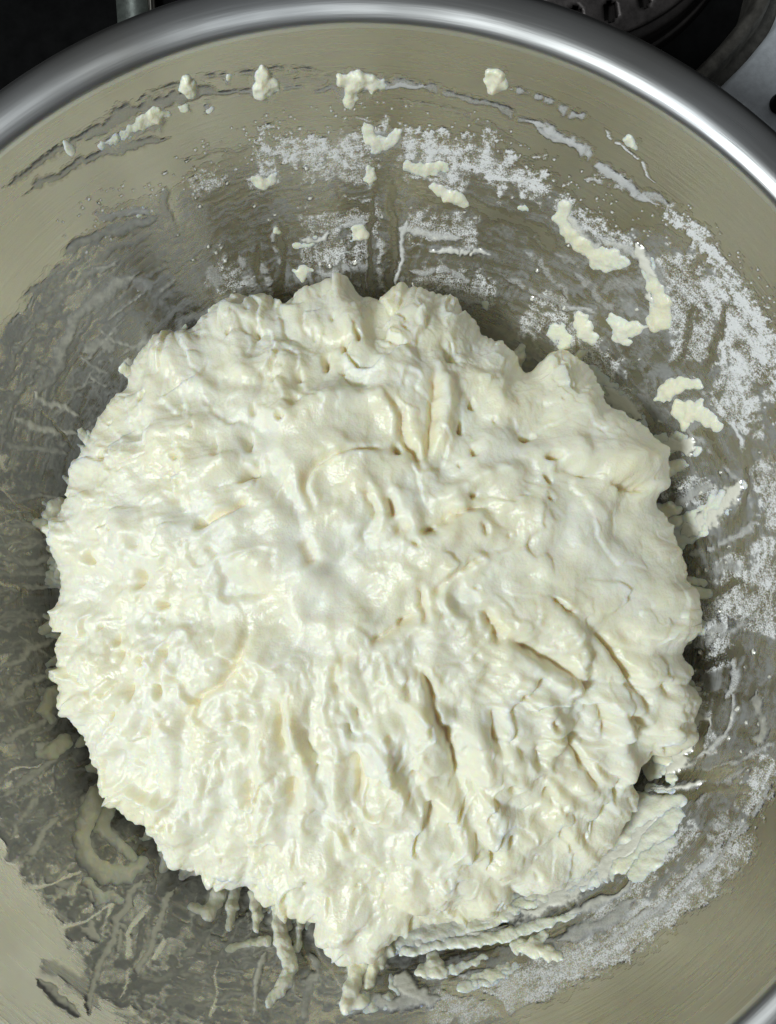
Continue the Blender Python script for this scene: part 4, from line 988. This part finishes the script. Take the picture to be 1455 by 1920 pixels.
# port band: sloped ring with real holes
bm = bmesh.new()
nh = 26
r0, r1, z0, z1 = ro * 0.735, ro * 0.985, -0.752, -0.80
nseg, nrad = nh * 10, 16
vs = {}
def pv(i, j):
    i %= nseg
    if (i, j) not in vs:
        t = 2 * math.pi * i / nseg; f = j / nrad
        vs[(i, j)] = bm.verts.new(((r0 + (r1 - r0) * f) * math.cos(t) * R, (r0 + (r1 - r0) * f) * math.sin(t) * R, (z0 + (z1 - z0) * f ** 1.4 - ZS) * R))
    return vs[(i, j)]
for i in range(nseg):
    for j in range(nrad):
        du = ((i % 10) + 0.5 - 5) / 2.1; dv = (j + 0.5 - 8.2) / 3.6
        if du * du + dv * dv < 1: continue
        bm.faces.new((pv(i, j), pv(i, j + 1), pv(i + 1, j + 1), pv(i + 1, j)))
bmesh.ops.recalc_face_normals(bm, faces=bm.faces)
me = bpy.data.meshes.new('port_ring'); bm.to_mesh(me); bm.free(); me.materials.append(M_BURN)
for p in me.polygons: p.use_smooth = True
pr_ = link('port_ring', me, burner)
sd_ = pr_.modifiers.new('thick', 'SOLIDIFY'); sd_.thickness = 0.012 * R * 2; sd_.offset = -1
ring('burner_base', smooth_line([(ro * 0.74, -0.80), (ro * 0.99, -0.815), (ro * 1.03, -0.84), (ro * 1.035, -0.87), (ro * 1.05, -0.9125)], 5), M_SEAM, burner, flip=True)
r2 = np.linalg.norm(P3(1225, 82, -0.88) - np.array([bc[0], bc[1], -0.88]))
ring('drip_ring', smooth_line([(r2 - 0.012, -0.9125), (r2 - 0.008, -0.885), (r2, -0.88), (r2 + 0.008, -0.885), (r2 + 0.012, -0.9125)], 5), M_SEAM, burner, flip=True)

# brushed steel panel with a round cut-out whose worn edge curls down into the black well
zp = -0.80
arc = [(1428, -50), (1414, 0), (1387, 37), (1350, 81), (1300, 131), (1240, 185), (1160, 250)]
ar = smooth_line([tuple(P3(u, v, zp)[:2]) for u, v in arc], 6)
panel = bpy.data.objects.new('steel_panel', None); COL.objects.link(panel)
panel.location = (float(ar[0, 0]) * R, float(ar[0, 1]) * R, ZS * R)
panel['label'] = 'brushed steel stove panel with a curved worn edge at the upper right corner'; panel['category'] = 'panel'
po = np.array(panel.location)
tn = np.gradient(ar, axis=0); tn /= np.linalg.norm(tn, axis=1, keepdims=True)
nv = np.stack([-tn[:, 1], tn[:, 0]], 1)
if np.dot(nv[10], np.array([1.0, 0.3])) < 0: nv = -nv
def sweep(name, sec, mat):
    V = np.stack([np.stack([ar[:, 0] + nv[:, 0] * o_, ar[:, 1] + nv[:, 1] * o_, np.full(len(ar), z)], 1) for o_, z in sec], 1).reshape(-1, 3) * R - po
    F = grid_faces(len(ar), len(sec))
    me = make_mesh(name, V, F, mat)
    if me.polygons[len(F) // 2].normal.z < 0: me.flip_normals()
    return link(name, me, panel)
sweep('panel_edge', [(-0.004, ZS + 0.004), (0.0, zp - 0.03), (0.006, zp - 0.008), (0.014, zp), (0.036, zp - 0.001), (0.044, zp - 0.012), (0.05, zp - 0.06), (0.086, zp - 0.065)], M_PLATE)
sweep('panel_sheet', [(0.084, zp - 0.06), (0.088, zp + 0.005), (0.10, zp + 0.018), (0.3, zp + 0.018), (0.9, zp + 0.018), (1.6, zp + 0.018)], M_PANEL)

# small black foot on the panel at the right edge of the photo
fp = P3(1462, 196, zp + 0.02)
bm = bmesh.new()
bmesh.ops.create_cone(bm, cap_ends=True, segments=28, radius1=0.03 * R, radius2=0.022 * R, depth=0.05 * R)
bmesh.ops.bevel(bm, geom=[e for e in bm.edges if len(e.link_faces) == 2 and e.calc_face_angle(0) > 0.8], offset=0.005 * R, segments=3, affect='EDGES')
me = bpy.data.meshes.new('support_foot'); bm.to_mesh(me); bm.free(); me.materials.append(M_BLACK)
for p in me.polygons: p.use_smooth = True
o = link('support_foot', me, label='small black foot on the steel panel at the right edge of the photo', category='foot')
o.location = (fp[0] * R, fp[1] * R, (zp + 0.043) * R)
